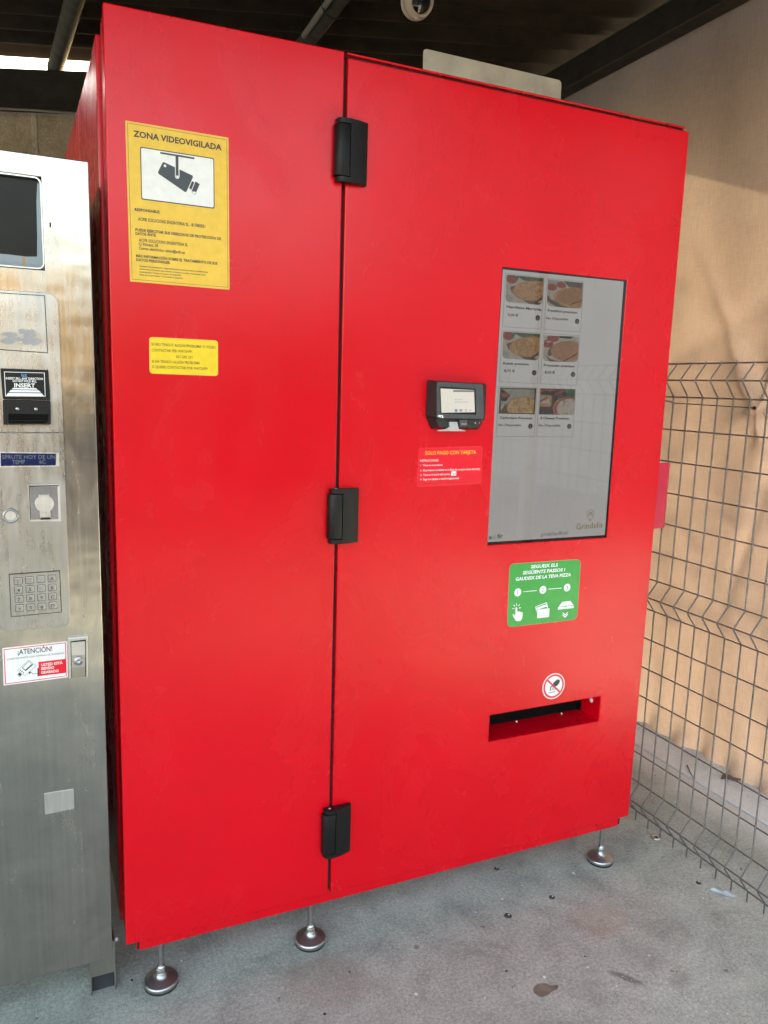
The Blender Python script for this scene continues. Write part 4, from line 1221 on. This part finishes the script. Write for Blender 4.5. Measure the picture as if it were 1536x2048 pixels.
b.flat([(-0.5, WZ1 + 0.001), (WX1 + 0.0015, WZ1 + 0.001), (WX1 + 0.0015, WZ1 - 0.008), (-0.5, WZ1 - 0.008)], 1.6929, M['glass_dark'])
b.build("window_film", wn)
b = MB(); b.flat([(-0.0190, 1.6872), (-0.0152, 1.6876), (-0.0165, 1.6673), (-0.0206, 1.6675)], 1.6927, M['brass'])
b.build("tape", wn)
b = MB()
pts = rrect(-0.5195, WX1 - 0.0005, WZ0 + 0.0005, WZ1 - 0.0005, 0.012, 6)
ins = rrect(-0.517, WX1 - 0.003, WZ0 + 0.003, WZ1 - 0.003, 0.010, 6)
n = len(pts)
b.add([(p[0], 1.6805, p[1]) for p in pts] + [(p[0], 1.6805, p[1]) for p in ins] + [(p[0], 1.6925, p[1]) for p in ins] , [(i, (i + 1) % n, n + (i + 1) % n, n + i) for i in range(n)] + [(n + i, n + (i + 1) % n, 2 * n + (i + 1) % n, 2 * n + i) for i in range(n)], M['plate_steel'])
b.build("window_frame", wn)
b = MB(); b.prism(rrect(0.0295, 0.0345, 1.7435, 1.7545, 0.0024, 4), 1.6785, 1.6803, M['plate_steel']); b.prism(rrect(0.0305, 0.0335, 1.7445, 1.7535, 0.0014, 4), 1.6780, 1.6784, M['gasket'])
b.build("slotted_hole", sm_)
# control panel, upper and lower plate
PX0, PX1 = -0.0925, 0.0410
def halfround(x0, x1, z0, z1, r, top):
    q = rrect(x0, x1, z0, z1, r, 6)
    return [(x, z) if ((z > (z0 + z1) / 2) == top) else ((x0 if x < (x0 + x1) / 2 else x1), z0 if not top or z < (z0 + z1) / 2 and top else z1) if ((z > (z0 + z1) / 2) != top) else (x, z) for x, z in q]
def tabshape(x0, x1, z0, z1, r, top):
    out_ = []
    arc = lambda cx, cz, a0: [(cx + r * math.cos(math.radians(a0 + 15 * i)), cz + r * math.sin(math.radians(a0 + 15 * i))) for i in range(7)]
    if top:
        return [(x0, z0), (x1, z0)] + arc(x1 - r, z1 - r, 0) + arc(x0 + r, z1 - r, 90)
    return [(x1, z1), (x0, z1)] + arc(x0 + r, z0 + r, 180) + arc(x1 - r, z0 + r, 270)
b = MB(); b.prism(tabshape(PX0, PX1, 1.3495, 1.6200, 0.020, True), 1.6715, 1.6798, M['panel_steel'])
up = b.build("upper_panel", sm_, 0.0008, 2, 50)
b = MB(); b.prism(tabshape(PX0, PX1, 0.9445, 1.3465, 0.019, False), 1.6715, 1.6798, M['panel_steel'])
lp = b.build("lower_panel", sm_, 0.0008, 2, 50)
YP = 1.6715
b = MB(); b.prism(rquad([(-0.09, 1.6130), (0.0162, 1.6140), (0.0175, 1.5062), (-0.09, 1.5090)], 0.002), YP - 0.0012, YP - 0.00005, M['panel_steel'])
ip = b.build("info_plate", up, 0.0004, 1)
b = MB(); b.line([(-0.0905, 1.6138), (0.0170, 1.6146), (0.0183, 1.5054), (-0.0905, 1.5082)], 0.0011, YP - 0.0003, M['gasket'], True)
b.build("plate_joint", up)
GL = simple("dried_glue", (0.36, 0.36, 0.36), 0.6, 0.6, 0.1, 60)
b = MB()
for (pc, rx, rz) in (((-0.0261, 1.5444), 0.0055, 0.0055), ((-0.0166, 1.5424), 0.008, 0.007), ((-0.0066, 1.5414), 0.006, 0.008), ((-0.0132, 1.5328), 0.010, 0.010), ((-0.0049, 1.5260), 0.013, 0.007), ((-0.0202, 1.5252), 0.008, 0.006), ((-0.0480, 1.5371), 0.014, 0.0045), ((-0.0408, 1.5293), 0.018, 0.004), ((-0.0523, 1.5242), 0.012, 0.005)):
    b.flat([(pc[0] + rx * (1 + random.uniform(-0.18, 0.18)) * math.cos(2 * math.pi * i / 18), pc[1] + rz * (1 + random.uniform(-0.18, 0.18)) * math.sin(2 * math.pi * i / 18)) for i in range(18)], YP - 0.0015 - 0.00003 * len(b.f), GL)
b.build("glue_marks", up)
# bill acceptor
b = MB()
bo = rquad([(-0.0666, 1.4725), (0.0178, 1.4723), (0.0195, 1.4138), (-0.0648, 1.4142)], 0.002)
b.prism(bo, YP - 0.012, YP - 0.0001, M['black'])
b.prism(rquad([(-0.0649, 1.4127), (0.0195, 1.4123), (0.0185, 1.3662), (-0.0659, 1.3651)], 0.002), YP - 0.018, YP - 0.0001, M['black'])
ba = b.build("bill_acceptor", sm_, 0.0009, 2)
b = MB(); yb = YP - 0.0124
b.line([(-0.0598, 1.4658), (0.0105, 1.4662), (0.0104, 1.4210), (-0.0596, 1.4199)], 0.0011, yb, M['white'], True)
b.text("ict", (-0.0303, 1.4577), (-0.0207, 1.4576), 0.0068, yb, M['lcdtext'] and ink("blue_print", (0.10, 0.32, 0.60)), 0.02)
b.text("INSERT BILL ANY DIRECTION", (-0.0578, 1.4518), (0.0077, 1.4526), 0.0043, yb, M['white'], 0.025)
b.text("DO NOT FOLD BILL", (-0.0460, 1.4472), (-0.0038, 1.4474), 0.0043, yb, M['white'], 0.025)
b.text("INSERT", (-0.0437, 1.4373), (-0.0069, 1.4375), 0.0080, yb, M['white'], 0.03, 'FIT', 0.0)
for (q) in ([(-0.0457, 1.4360), (-0.0054, 1.4363), (-0.0024, 1.4334), (-0.0485, 1.4330)], [(-0.0500, 1.4318), (-0.0009, 1.4322), (0.0032, 1.4281), (-0.0540, 1.4273)], [(-0.0552, 1.4260), (0.0043, 1.4266), (0.0084, 1.4214), (-0.0585, 1.4207)]):
    b.flat(q, yb, M['white'])
b.build("label_print", ba)
b = MB(); b.prism([(-0.0562, 1.3861), (0.0149, 1.3862), (0.0141, 1.3751), (0.0092, 1.3687), (-0.0559, 1.3681), (-0.0568, 1.3735)], YP - 0.0186, YP - 0.0181, M['dark_inside'])
b.prism([(-0.0553, 1.3736), (0.0093, 1.3738), (0.0093, 1.3727), (-0.0553, 1.3725)], YP - 0.021, YP - 0.0186, M['black'])
b.build("bill_slot", ba)
for c in ((-0.0400, 1.3962), (-0.0072, 1.3961)):
    b = MB(); b.lathe((c[0], YP - 0.018, c[1]), [(0.0034, 0.0), (0.003, 0.0012), (0.0, 0.0018)], M['zinc'], 14, Vector((0, -1, 0)))
    b.build("screw", ba)
# display
b = MB(); b.prism(rquad([(-0.0752, 1.3113), (0.0315, 1.3085), (0.0313, 1.2805), (-0.0766, 1.2800)], 0.002), YP - 0.0018, YP - 0.0001, M['plate_steel'])
ds = b.build("display", sm_, 0.0006, 2)
b = MB(); b.flat([(-0.0738, 1.3088), (0.0261, 1.3068), (0.0248, 1.2831), (-0.0747, 1.2833)], YP - 0.0022, M['lcdblue'])
b.build("display_glass", ds)
b = MB(); lt = M['lcdtext']
b.text("SFRUTE HOY DE UN", (-0.0718, 1.2972), (0.0242, 1.2962), 0.0085, YP - 0.0025, lt, 0.0)
b.text("TEMP", (-0.0544, 1.2866), (-0.0312, 1.2872), 0.0085, YP - 0.0025, lt, 0.0)
b.text("6C", (-0.0052, 1.2866), (0.0063, 1.2869), 0.0085, YP - 0.0025, lt, 0.0)
b.build("display_text", ds)
# coin slot
b = MB(); b.prism([(-0.0288, 1.2452), (0.0304, 1.2448), (0.0303, 1.1678), (-0.0278, 1.1700)], YP - 0.0014, YP - 0.0001, M['plate_steel'])
cs = b.build("coin_slot", sm_, 0.0004, 1)
b = MB(); b.flat([(-0.0267, 1.2432), (0.0288, 1.2429), (0.0302, 1.2410), (-0.0260, 1.2411)], YP - 0.0017, M['gasket']); b.flat([(-0.0267, 1.2432), (-0.0255, 1.2432), (-0.0254, 1.1737), (-0.0265, 1.1733)], YP - 0.00172, M['gasket'])
b.build("recess_edge", cs)
CB = steel("mirror_coin_plate", (0.62, 0.68, 0.76), 0.08, 0.16, 0.02, 0.0)
b = MB(); b.prism([(-0.0253, 1.2407), (0.0260, 1.2405), (0.0259, 1.1727), (-0.0250, 1.1741)], YP - 0.0022, YP - 0.0015, CB)
b.build("coin_plate", cs, 0.0003, 1)
b = MB(); cc = (0.0008, 1.2060)
b.prism([(cc[0] + 0.0178 * math.cos(math.pi * i / 18), cc[1] + 0.0178 * math.sin(math.pi * i / 18)) for i in range(36)], YP - 0.0042, YP - 0.0023, M['plate_steel'])
b.prism([(-0.0094, 1.2244), (0.0104, 1.2246), (0.0103, 1.2204), (-0.0095, 1.2206)], YP - 0.0038, YP - 0.0023, M['plate_steel'])
b.prism([(-0.0087, 1.1937), (0.0108, 1.1933), (0.0114, 1.1776), (-0.0081, 1.1778)], YP - 0.0039, YP - 0.0023, M['plate_steel'])
b.prism([(-0.0082, 1.1776), (0.0113, 1.1774), (0.0112, 1.1733), (-0.0083, 1.1738)], YP - 0.0060, YP - 0.0023, M['gasket'])
b.build("coin_guide", cs, 0.0004, 1)
# push button
c = (-0.0617, 1.1836)
b = MB(); b.lathe((c[0], YP, c[1]), [(0.0150, 0.0), (0.0150, 0.003), (0.0135, 0.0048), (0.0112, 0.0052), (0.0108, 0.002)], M['chrome'], 30, Vector((0, -1, 0)))
bt = b.build("return_button", sm_)
b = MB(); b.lathe((c[0], YP, c[1]), [(0.0102, 0.0015), (0.0100, 0.0042), (0.0, 0.0042)], M['plate_steel'], 26, Vector((0, -1, 0)), False)
b.build("button_cap", bt)
# keypad
b = MB(); kq = [(-0.0691, 1.0633), (0.0234, 1.0640), (0.0236, 0.9769), (-0.0692, 0.9759)]
b.prism(kq, YP - 0.0014, YP - 0.0001, M['panel_steel'])
kp = b.build("keypad", sm_, 0.0004, 1)
b = MB(); b.line([(kq[0][0] - 0.0008, kq[0][1] + 0.0008), (kq[1][0] + 0.0008, kq[1][1] + 0.0008), (kq[2][0] + 0.0008, kq[2][1] - 0.0008), (kq[3][0] - 0.0008, kq[3][1] - 0.0008)], 0.0013, YP - 0.0003, M['gasket'], True)
KEYS = [("1", (-0.0540, 1.0491)), ("2", (-0.0331, 1.0496)), ("3", (-0.0120, 1.0500)), ("A", (0.0089, 1.0497)), ("4", (-0.0540, 1.0303)), ("5", (-0.0329, 1.0308)), ("6", (-0.0118, 1.0306)), ("B", (0.0088, 1.0306)),
        ("7", (-0.0539, 1.0115)), ("8", (-0.0328, 1.0112)), ("9", (-0.0120, 1.0113)), ("C", (0.0087, 1.0115)), ("*", (-0.0539, 0.9924)), ("0", (-0.0330, 0.9920)), ("#", (-0.0123, 0.9918)), ("D", (0.0086, 0.9924))]
for _s, c in KEYS:
    b.flat(rrect(c[0] - 0.0080, c[0] + 0.0080, c[1] - 0.0078, c[1] + 0.0074, 0.0014, 3), YP - 0.00155, M['inkslate'])
b.build("keypad_joint", kp)
KB = MB(); c0 = KEYS[0][1]
KB.prism(rrect(c0[0] - 0.0070, c0[0] + 0.0070, c0[1] - 0.0066, c0[1] + 0.0066, 0.0012, 3), YP - 0.0040, YP - 0.0015, M['panel_steel'])
key0 = KB.build("key", kp, 0.0009, 2)
tb = MB(); ghost = ink("worn_key_print", (0.34, 0.34, 0.33))
for i, (s_, c) in enumerate(KEYS):
    o = key0 if i == 0 else key0.copy()
    if i:
        C.objects.link(o); o.parent = kp
        o.location = (c[0] - c0[0], 0, c[1] - c0[1])
    dz = 0.0036 if s_ != "*" else 0.0060
    tb.text(s_, (c[0], c[1] - dz), (c[0] + 1, c[1] - dz), 0.0072, YP - 0.0042, ghost if s_ in "236" else M['inkblack'], 0.012, 'CENTER')
tb.build("key_lettering", kp)
# recording notice, lock, cover plate
st = sticker("recording_sticker", sm_, "white and red recording notice beside the lock", [(-0.0895, 0.9077), (0.0332, 0.9092), (0.0317, 0.8290), (-0.0907, 0.8272)], 0.0006, M['white'], 1.68)
b = MB(); b.line([(-0.0865, 0.9043), (0.0300, 0.9058), (0.0290, 0.8325), (-0.0872, 0.8303)], 0.0016, 1.6793, M['redprint'], True)
b.flat([(-0.0236, 0.8701), (0.0288, 0.8706), (0.0287, 0.8395), (-0.0238, 0.8390)], 1.67925, M['redvinyl'])
b.build("printed_frame", st)
b = MB()
b.text("¡ATENCIÓN!", (-0.0616, 0.8905), (0.0038, 0.8908), 0.0112, 1.6793, M['inkblack'], 0.015)
b.text("LUGAR EQUIPADO CON CÁMARAS DE SEGURIDAD", (-0.0825, 0.8811), (0.0271, 0.8820), 0.0040, 1.6793, M['inkblack'], 0.0)
b.text("USTED ESTÁ", (-0.0187, 0.8601), (0.0228, 0.8603), 0.0058, 1.6790, M['white'], 0.025)
b.text("SIENDO", (-0.0191, 0.8521), (0.0060, 0.8520), 0.0058, 1.6790, M['white'], 0.025)
b.text("GRABADO", (-0.0194, 0.8435), (0.0146, 0.8434), 0.0058, 1.6790, M['white'], 0.025)
b.build("lettering", st)
b = MB(); ik = M['inkblack']
b.flat([(-0.0261, 0.8570), (-0.0236, 0.8573), (-0.0238, 0.8390), (-0.0265, 0.8390)], 1.67922, ik)
b.line([(-0.0413, 0.8760), (-0.0281, 0.8623), (-0.0506, 0.8431), (-0.0632, 0.8575)], 0.0006, 1.6792, ik, True)
b.flat([(-0.0420, 0.8738), (-0.0337, 0.8657), (-0.0482, 0.8533), (-0.0553, 0.8610)], 1.67915, ik)
b.flat([(-0.0420, 0.8730), (-0.0361, 0.8674), (-0.0488, 0.8565), (-0.0538, 0.8611)], 1.6790, M['white'])
for p in ((-0.0581, 0.8563), (-0.0553, 0.8534), (-0.0525, 0.8502)):
    b.disc(p, 0.0013, 1.6791, ik, 10)
b.flat([(-0.0605, 0.8521), (-0.0556, 0.8472), (-0.0589, 0.8433), (-0.0636, 0.8482)], 1.6791, ik)
b.line([(-0.0648, 0.8481), (-0.0597, 0.8420), (-0.0589, 0.8433)], 0.0006, 1.67905, ik)
b.flat([(-0.0404, 0.8517), (-0.0378, 0.8497), (-0.0416, 0.8462), (-0.0435, 0.8481)], 1.6791, ik)
b.line([(-0.0393, 0.8496), (-0.0345, 0.8452), (-0.0261, 0.8453)], 0.0010, 1.67912, ik)
b.build("camera_pictogram", st)
b = MB(); lq = [(0.0352, 0.9167), (0.0733, 0.9175), (0.0712, 0.8260), (0.0337, 0.8278)]
b.prism(lq, 1.6720, 1.6798, M['plate_steel'])
lk = b.build("lock", sm_, 0.0010, 2)
b = MB(); b.prism([(0.0396, 0.9105), (0.0700, 0.9109), (0.0682, 0.8285), (0.0384, 0.8290)], 1.6712, 1.6719, M['gasket'])
b.build("lock_recess", lk)
b = MB(); b.prism([(0.0408, 0.9086), (0.0683, 0.9087), (0.0677, 0.8786), (0.0406, 0.8793)], 1.6700, 1.6711, M['plate_steel'])
b.build("lock_flap", lk, 0.0004, 1)
b = MB(); b.prism([(0.0399, 0.8526), (0.0668, 0.8522), (0.0664, 0.8293), (0.0397, 0.8297)], 1.6690, 1.6711, M['leg_steel'])
b.build("lock_handle", lk, 0.0004, 1)
b = MB(); b.prism([(0.0406, 0.8793), (0.0677, 0.8786), (0.0668, 0.8522), (0.0399, 0.8526)], 1.6700, 1.6711, M['panel_steel'])
c = (0.0535, 0.8667)
b.lathe((c[0], 1.670, c[1]), [(0.0100, 0.0), (0.0100, 0.002), (0.0078, 0.003), (0.0060, 0.0028), (0.0056, 0.0042), (0.0030, 0.0044), (0.0026, 0.0030), (0.0, 0.003)], M['chrome'], 26, Vector((0, -1, 0)))
b.build("lock_barrel", lk)
b = MB(); b.prism(rquad([(-0.0243, 0.5742), (0.0351, 0.5733), (0.0346, 0.5255), (-0.0242, 0.5239)], 0.0025), 1.6780, 1.6798, M['plate_steel'])
b.build("cover_plate", sm_, 0.0008, 2)
# legs
for lx in (0.0575, -0.575):
    b = MB()
    b.box(lx, lx + 0.0025, 1.7420, 1.80, 0.0, 0.1315, M['leg_steel'])
    b.box(lx + 0.0535, lx + 0.056, 1.7420, 1.80, 0.0, 0.1315, M['leg_steel'])
    b.box(lx + 0.0026, lx + 0.0534, 1.7420, 1.7445, 0.049, 0.1315, M['leg_steel'])
    lg = b.build("leg", sm_)
    b = MB(); b.box(lx + 0.0027, lx + 0.0533, 1.7560, 1.79, 0.0, 0.13, simple("dark_leg_cap", (0.028, 0.032, 0.038), 0.6))
    b.build("leg_cap", lg)
b = MB(); b.lathe((0.116, 1.72, 0.152), [(0.0, 0.006), (0.004, 0.004), (0.004, 0.0)], M['white'], 12, Vector((0, -1, 0)))
b.build("bolt", sm_)

# ------------------------------------------------------------------ sheet standing on the red machine, dome camera
pb = Vector((1.2, 2.02, 2.148))
BASE[0] = pb
b = MB(); b.prism(rquad([(0.9803, 2.3616), (1.4344, 2.3611), (1.442, 2.1485), (0.984, 2.1485)], 0.012), 2.004, 2.0065, M['tin'])
o = b.build("metal_sheet", None, 0.0008, 1, 40, pb)
tag(o, "stained pale metal sheet standing upright on top of the red machine", "metal sheet")
db = Vector((*(lambda p: (p[0], 2.62))((1.2576, 2.7833)), (1.2576, 2.7833)[1]))
dc = thing("dome_camera", "cream round security camera hanging under the dark canopy roof", "security camera", db)
BASE[0] = db
fd = Vector((0.04, -0.89, -0.34)).normalized()
b = MB()
b.lathe(db - fd * 0.012, [(0.0, -0.045), (0.030, -0.040), (0.046, -0.024), (0.052, 0.0), (0.050, 0.022), (0.046, 0.034), (0.044, 0.038), (0.040, 0.039), (0.037, 0.033), (0.036, 0.028)], M['cam_white'], 40, fd)
b.build("camera_ball", dc)
b = MB(); b.lathe(db - fd * 0.012, [(0.0370, 0.028), (0.020, 0.033), (0.0, 0.034)], M['cam_black'], 32, fd)
b.build("lens_window", dc)
b = MB()
rd = (fd + Vector((-0.35, 0.65, 0.1))).normalized()
b.lathe(db - fd * 0.030, [(0.0535, 0.0), (0.0575, 0.003), (0.058, 0.016), (0.0545, 0.020), (0.0525, 0.018)], M['cam_white'], 40, fd)
b.lathe(db + Vector((0.0, 0.012, 0.050)), [(0.050, 0.0), (0.056, 0.012), (0.058, 0.060), (0.062, 0.085), (0.062, 0.110), (0.0, 0.110)], M['cam_white'], 36)
b.build("camera_base", dc)
b = MB(); b.lathe(db + fd * -0.006 + Vector((-0.050, -0.014, 0.006)), [(0.0085, 0.0), (0.0085, 0.006), (0.0055, 0.0065), (0.0052, 0.003), (0.0, 0.003)], M['cam_black'], 16, Vector((-0.75, -0.6, -0.1)))
b.build("adjusting_screw", dc)
b = MB(); lo_ = db - fd * 0.010 + Vector((0.002, 0.0, -1)).normalized() * 0.053
b.lathe(lo_, [(0.0, -0.006), (0.010, -0.003), (0.011, 0.003), (0.0, 0.008)], M['cam_white'], 14, Vector((0, -0.3, -1)))
b.build("locking_tab", dc)

# ------------------------------------------------------------------ house across the street (seen only mirrored in the steel and the paint)
hb = Vector((2.0, -16.0, -0.06))
hs = thing("house", "long cream house front across the street with shuttered windows", "house", hb)
BASE[0] = hb
PL = simple("cream_plaster", (0.28, 0.205, 0.105), 0.9, 0, 0.10, 1.5)
PG = simple("grey_stone_plinth", (0.12, 0.115, 0.105), 0.9, 0, 0.2, 2.0)
SH = simple("brown_shutters", (0.09, 0.06, 0.04), 0.7)
TL = simple("clay_roof_tiles", (0.30, 0.13, 0.07), 0.85, 0, 0.2, 3)
b = MB(); b.box(-26, 30, -22, -16.0, 1.75, 3.75, PL); b.build("wall", hs)
b = MB(); b.box(-26.05, 30.05, -22, -15.94, -0.06, 1.749, PG); b.build("plinth", hs)
b = MB(); b.prism([(-15.6, 3.751), (-22.4, 3.751), (-22.4, 3.90), (-19.0, 4.35), (-15.6, 3.86)], -26.4, 30.4, TL, 'x'); b.build("roof", hs)
sh0 = None
for i, x in enumerate((-20, -14, -8, -2.6, 7.5, 13, 19, 25)):
    if sh0 is None:
        BASE[0] = hb
        m_ = MB(); m_.box(-20.45, -19.55, -15.997, -15.95, 2.1, 3.35, SH); sh0 = m_.build("shutter", hs)
    else:
        o = sh0.copy(); C.objects.link(o); o.parent = hs; o.location = (x + 20, 0, 0)

nb2 = Vector((8.0, -6.0, -0.06))
ns = thing("apartment_block", "plain grey rendered building beyond the open side of the canopy", "building", nb2)
BASE[0] = nb2
GP = simple("grey_render", (0.52, 0.52, 0.51), 0.9, 0, 0.1, 1.5)
b = MB(); b.box(7.6, 13, -15, -0.6, -0.06, 7.0, GP); b.build("wall", ns)
b = MB(); b.box(7.4, 13.2, -15.2, -0.4, 7.001, 7.2, PG); b.build("roof", ns)
b = MB(); b.box(7.56, 7.599, -5.2, -2.2, -0.05, 2.3, simple("white_garage_door", (0.6, 0.6, 0.58), 0.6)); b.build("door", ns)

# unseen tree added behind the cloth to dapple the light on its weave
tb_ = Vector((6.2, 7.4, -0.06))
tr = thing("tree", "unseen leafy tree added behind the tan shade cloth to dapple its light", "tree", tb_)
BASE[0] = tb_
BK = simple("grey_bark", (0.10, 0.08, 0.06), 0.9)
LF = simple("dark_leaf", (0.05, 0.085, 0.03), 0.6)
b = MB(); b.tube([(6.2, 7.4, -0.1), (6.25, 7.35, 1.2), (6.15, 7.3, 2.4), (6.3, 7.3, 4.6)], [0.11, 0.09, 0.075, 0.03], BK, 10); b.build("trunk", tr)
rt = random.Random(11); b = MB(); lv = MB()
tips = []
for i in range(14):
    a = rt.uniform(0, 6.283); z0 = rt.uniform(2.0, 3.6); L = rt.uniform(0.7, 1.6)
    p0 = Vector((6.2, 7.3, z0)); p1 = p0 + Vector((math.cos(a) * L * 0.5, math.sin(a) * L * 0.5, 0.35)); p2 = p0 + Vector((math.cos(a) * L, math.sin(a) * L, 0.55 + rt.uniform(-0.2, 0.5)))
    b.tube([p0, p1, p2], [0.03, 0.02, 0.008], BK, 6); tips += [p1, p2, (p1 + p2) / 2]
b.build("limbs", tr)
for t_ in tips:
    for k in range(60):
        c = t_ + Vector((rt.gauss(0, 0.22), rt.gauss(0, 0.22), rt.gauss(0, 0.18)))
        u = Vector((rt.gauss(0, 1), rt.gauss(0, 1), rt.gauss(0, 1))).normalized(); w = u.orthogonal().normalized(); L = rt.uniform(0.04, 0.08)
        lv.add([c - u * L, c + w * L * 0.45, c + u * L, c - w * L * 0.45], [(0, 1, 2, 3)], LF)
o = lv.build("crown", tr); o['kind'] = 'stuff'

# ------------------------------------------------------------------ litter and small marks on the concrete
BASE[0] = Vector((0, 0, 0))
def litter(name, label, cat, c, build, group=None):
    b = MB(); build(b, c)
    o = b.build(name, None, base=Vector((c[0], c[1], 0.001)))
    return tag(o, label, cat, group)
def scrap(b, c):
    m = simple("pale_blue_paper", (0.52, 0.66, 0.74), 0.7)
    p = [(-0.034, 0.016), (-0.022, 0.020), (0.0, 0.010), (0.012, 0.012), (0.022, 0.0), (0.036, -0.010), (0.024, -0.016), (0.004, -0.012), (-0.012, -0.006), (-0.030, 0.004)]
    a = -0.5
    q = [(c[0] + x * math.cos(a) - y * math.sin(a), c[1] + x * math.sin(a) + y * math.cos(a)) for x, y in p]
    n = len(q)
    hts = [0.002 + 0.005 * abs(math.sin(i * 1.7)) for i in range(n)]
    vs = [(q[i][0], q[i][1], hts[i]) for i in range(n)] + [(c[0], c[1], 0.0035)]
    vs += [(v[0], v[1], v[2] - 0.0004) for v in vs]
    k = n + 1
    b.add(vs, [(i, (i + 1) % n, n) for i in range(n)] + [(k + (i + 1) % n, k + i, k + n) for i in range(n)] + [(i, k + i, k + (i + 1) % n, (i + 1) % n) for i in range(n)], m)
litter("paper_scrap", "torn pale blue scrap of paper on the concrete under the fence", "paper scrap", (1.7987, 1.4490), scrap)
def capf(b, c):
    b.lathe((c[0], c[1], 0.001), [(0.0, 0.002), (0.006, 0.003), (0.0085, 0.005), (0.0125, 0.0055), (0.0145, 0.003), (0.0145, 0.0), (0.0, 0.0)], M['zinc'], 18)
    b.lathe((c[0], c[1], 0.0036), [(0.0085, 0.0015), (0.007, 0.0012), (0.0, 0.0012)], M['inkblack'], 14)
litter("bottle_cap", "metal bottle cap on the concrete just right of the machine foot", "bottle cap", (1.8206, 1.7462), capf)
def leaff(b, c):
    m = simple("dry_brown_leaf", (0.12, 0.09, 0.06), 0.8)
    p = [(-0.045, 0.012), (-0.02, 0.022), (0.0, 0.020), (0.02, 0.010), (0.03, -0.004), (0.018, -0.014), (0.0, -0.010), (-0.02, 0.0)]
    q = [(c[0] + x, c[1] + y * 1.6) for x, y in p]
    n = len(q)
    vs = [(x, y, 0.003 + 0.007 * abs(math.sin(i * 2.1))) for i, (x, y) in enumerate(q)] + [(c[0], c[1], 0.006)]
    vs += [(v[0], v[1], v[2] - 0.0006) for v in vs]; k = n + 1
    b.add(vs, [(i, (i + 1) % n, n) for i in range(n)] + [(k + (i + 1) % n, k + i, k + n) for i in range(n)] + [(i, k + i, k + (i + 1) % n, (i + 1) % n) for i in range(n)], m)
litter("dry_leaf", "curled dry brown leaf on the pavement behind the fence", "leaf", (2.3906, 1.9388), leaff)
def twigf(b, c):
    t = simple("dark_twig", (0.05, 0.045, 0.04), 0.8)
    p0 = Vector((*(2.3062, 2.0886), 0.004)); p1 = Vector((*(2.2718, 2.0419), 0.006)); p2 = Vector((*(2.2501, 2.0005), 0.004))
    b.tube([p0, p1, p2], [0.0025, 0.002, 0.0012], t, 6)
litter("twig", "short dark twig lying across the pavement seam", "twig", (2.2718, 2.0419), twigf)
gumn = [("grey gum spot with dark middle left of the rusty stain", (1.3123, 1.6277), 0.009), ("dark gum spot nearest the middle of the floor", (1.1476, 1.6084), 0.011), ("dark pebble under the machine edge", (1.2326, 1.8027), 0.008), ("dark crumb beside the blue paper scrap", (1.7718, 1.5170), 0.008)]
for lab, c, r in gumn:
    def gf(b, c, r=r):
        b.lathe((c[0], c[1], 0.0), [(0.0, 0.0035), (r * 0.5, 0.0035), (r * 0.9, 0.0018), (r, 0.0002)], simple("trodden_gum", (0.05, 0.047, 0.043), 0.7), 12)
        b.lathe((c[0] + r * 0.2, c[1], 0.0030), [(0.0, 0.0014), (r * 0.28, 0.0008)], M['white'], 8)
    litter("chewing_gum", lab, "gum spot", c, gf, "dark specks trodden on the floor")
# oily puddle
oc = (1.0862, 1.3486)
nb_ = NB("oily_water")
nb_.set(Base_Color=nb_.ramp(nb_.noise(40, 4, 0.6), [(0.3, (0.13, 0.13, 0.095)), (0.7, (0.24, 0.235, 0.18))]), Roughness=0.38)
b = MB()
pl = [(1.0615, 1.3621), (1.0783, 1.3691), (1.0992, 1.3624), (1.1062, 1.3492), (1.1253, 1.3484), (1.1175, 1.3360), (1.0976, 1.3355), (1.0829, 1.3296), (1.0624, 1.3279), (1.0542, 1.3413), (1.0538, 1.3533)]
n = len(pl)
def chaikin(p):
    o_ = []
    for i in range(len(p)):
        a, c = p[i], p[(i + 1) % len(p)]
        o_ += [(a[0] * .75 + c[0] * .25, a[1] * .75 + c[1] * .25), (a[0] * .25 + c[0] * .75, a[1] * .25 + c[1] * .75)]
    return o_
b.prism(chaikin(chaikin(pl)), -0.002, 0.0012, nb_.m, 'z')
tag(b.build("puddle"), kind='structure')
# fine crumbs
def crumbs(name, m, n, rmin, rmax, seed, flat=0.5):
    rnd = random.Random(seed); b = MB()
    for i in range(n):
        while True:
            x, y = rnd.uniform(-0.1, 3.0), rnd.uniform(0.85, 2.6)
            dens = 0.35 + 0.65 * max(0, min(1, (x - 0.4) / 1.4))
            if rnd.random() < dens: break
        r = rmin + (rmax - rmin) * rnd.random() ** 3
        k = rnd.randint(4, 6); a0 = rnd.random() * 6
        z = 0.001 if x > 2.25 else 0.0
        ring = [(x + r * rnd.uniform(0.6, 1.2) * math.cos(a0 + 6.283 * j / k), y + r * rnd.uniform(0.6, 1.2) * math.sin(a0 + 6.283 * j / k), z + 0.0004) for j in range(k)]
        b.add(ring + [(x, y, z + r * flat)], [(j, (j + 1) % k, k) for j in range(k)], m)
    return tag(b.build(name), kind='stuff')
crumbs("pale_crumbs", simple("pale_grit", (0.62, 0.62, 0.60), 0.8), 130, 0.0015, 0.0065, 3)
crumbs("dark_crumbs", simple("dark_grit", (0.035, 0.032, 0.030), 0.8), 330, 0.0013, 0.0046, 5)
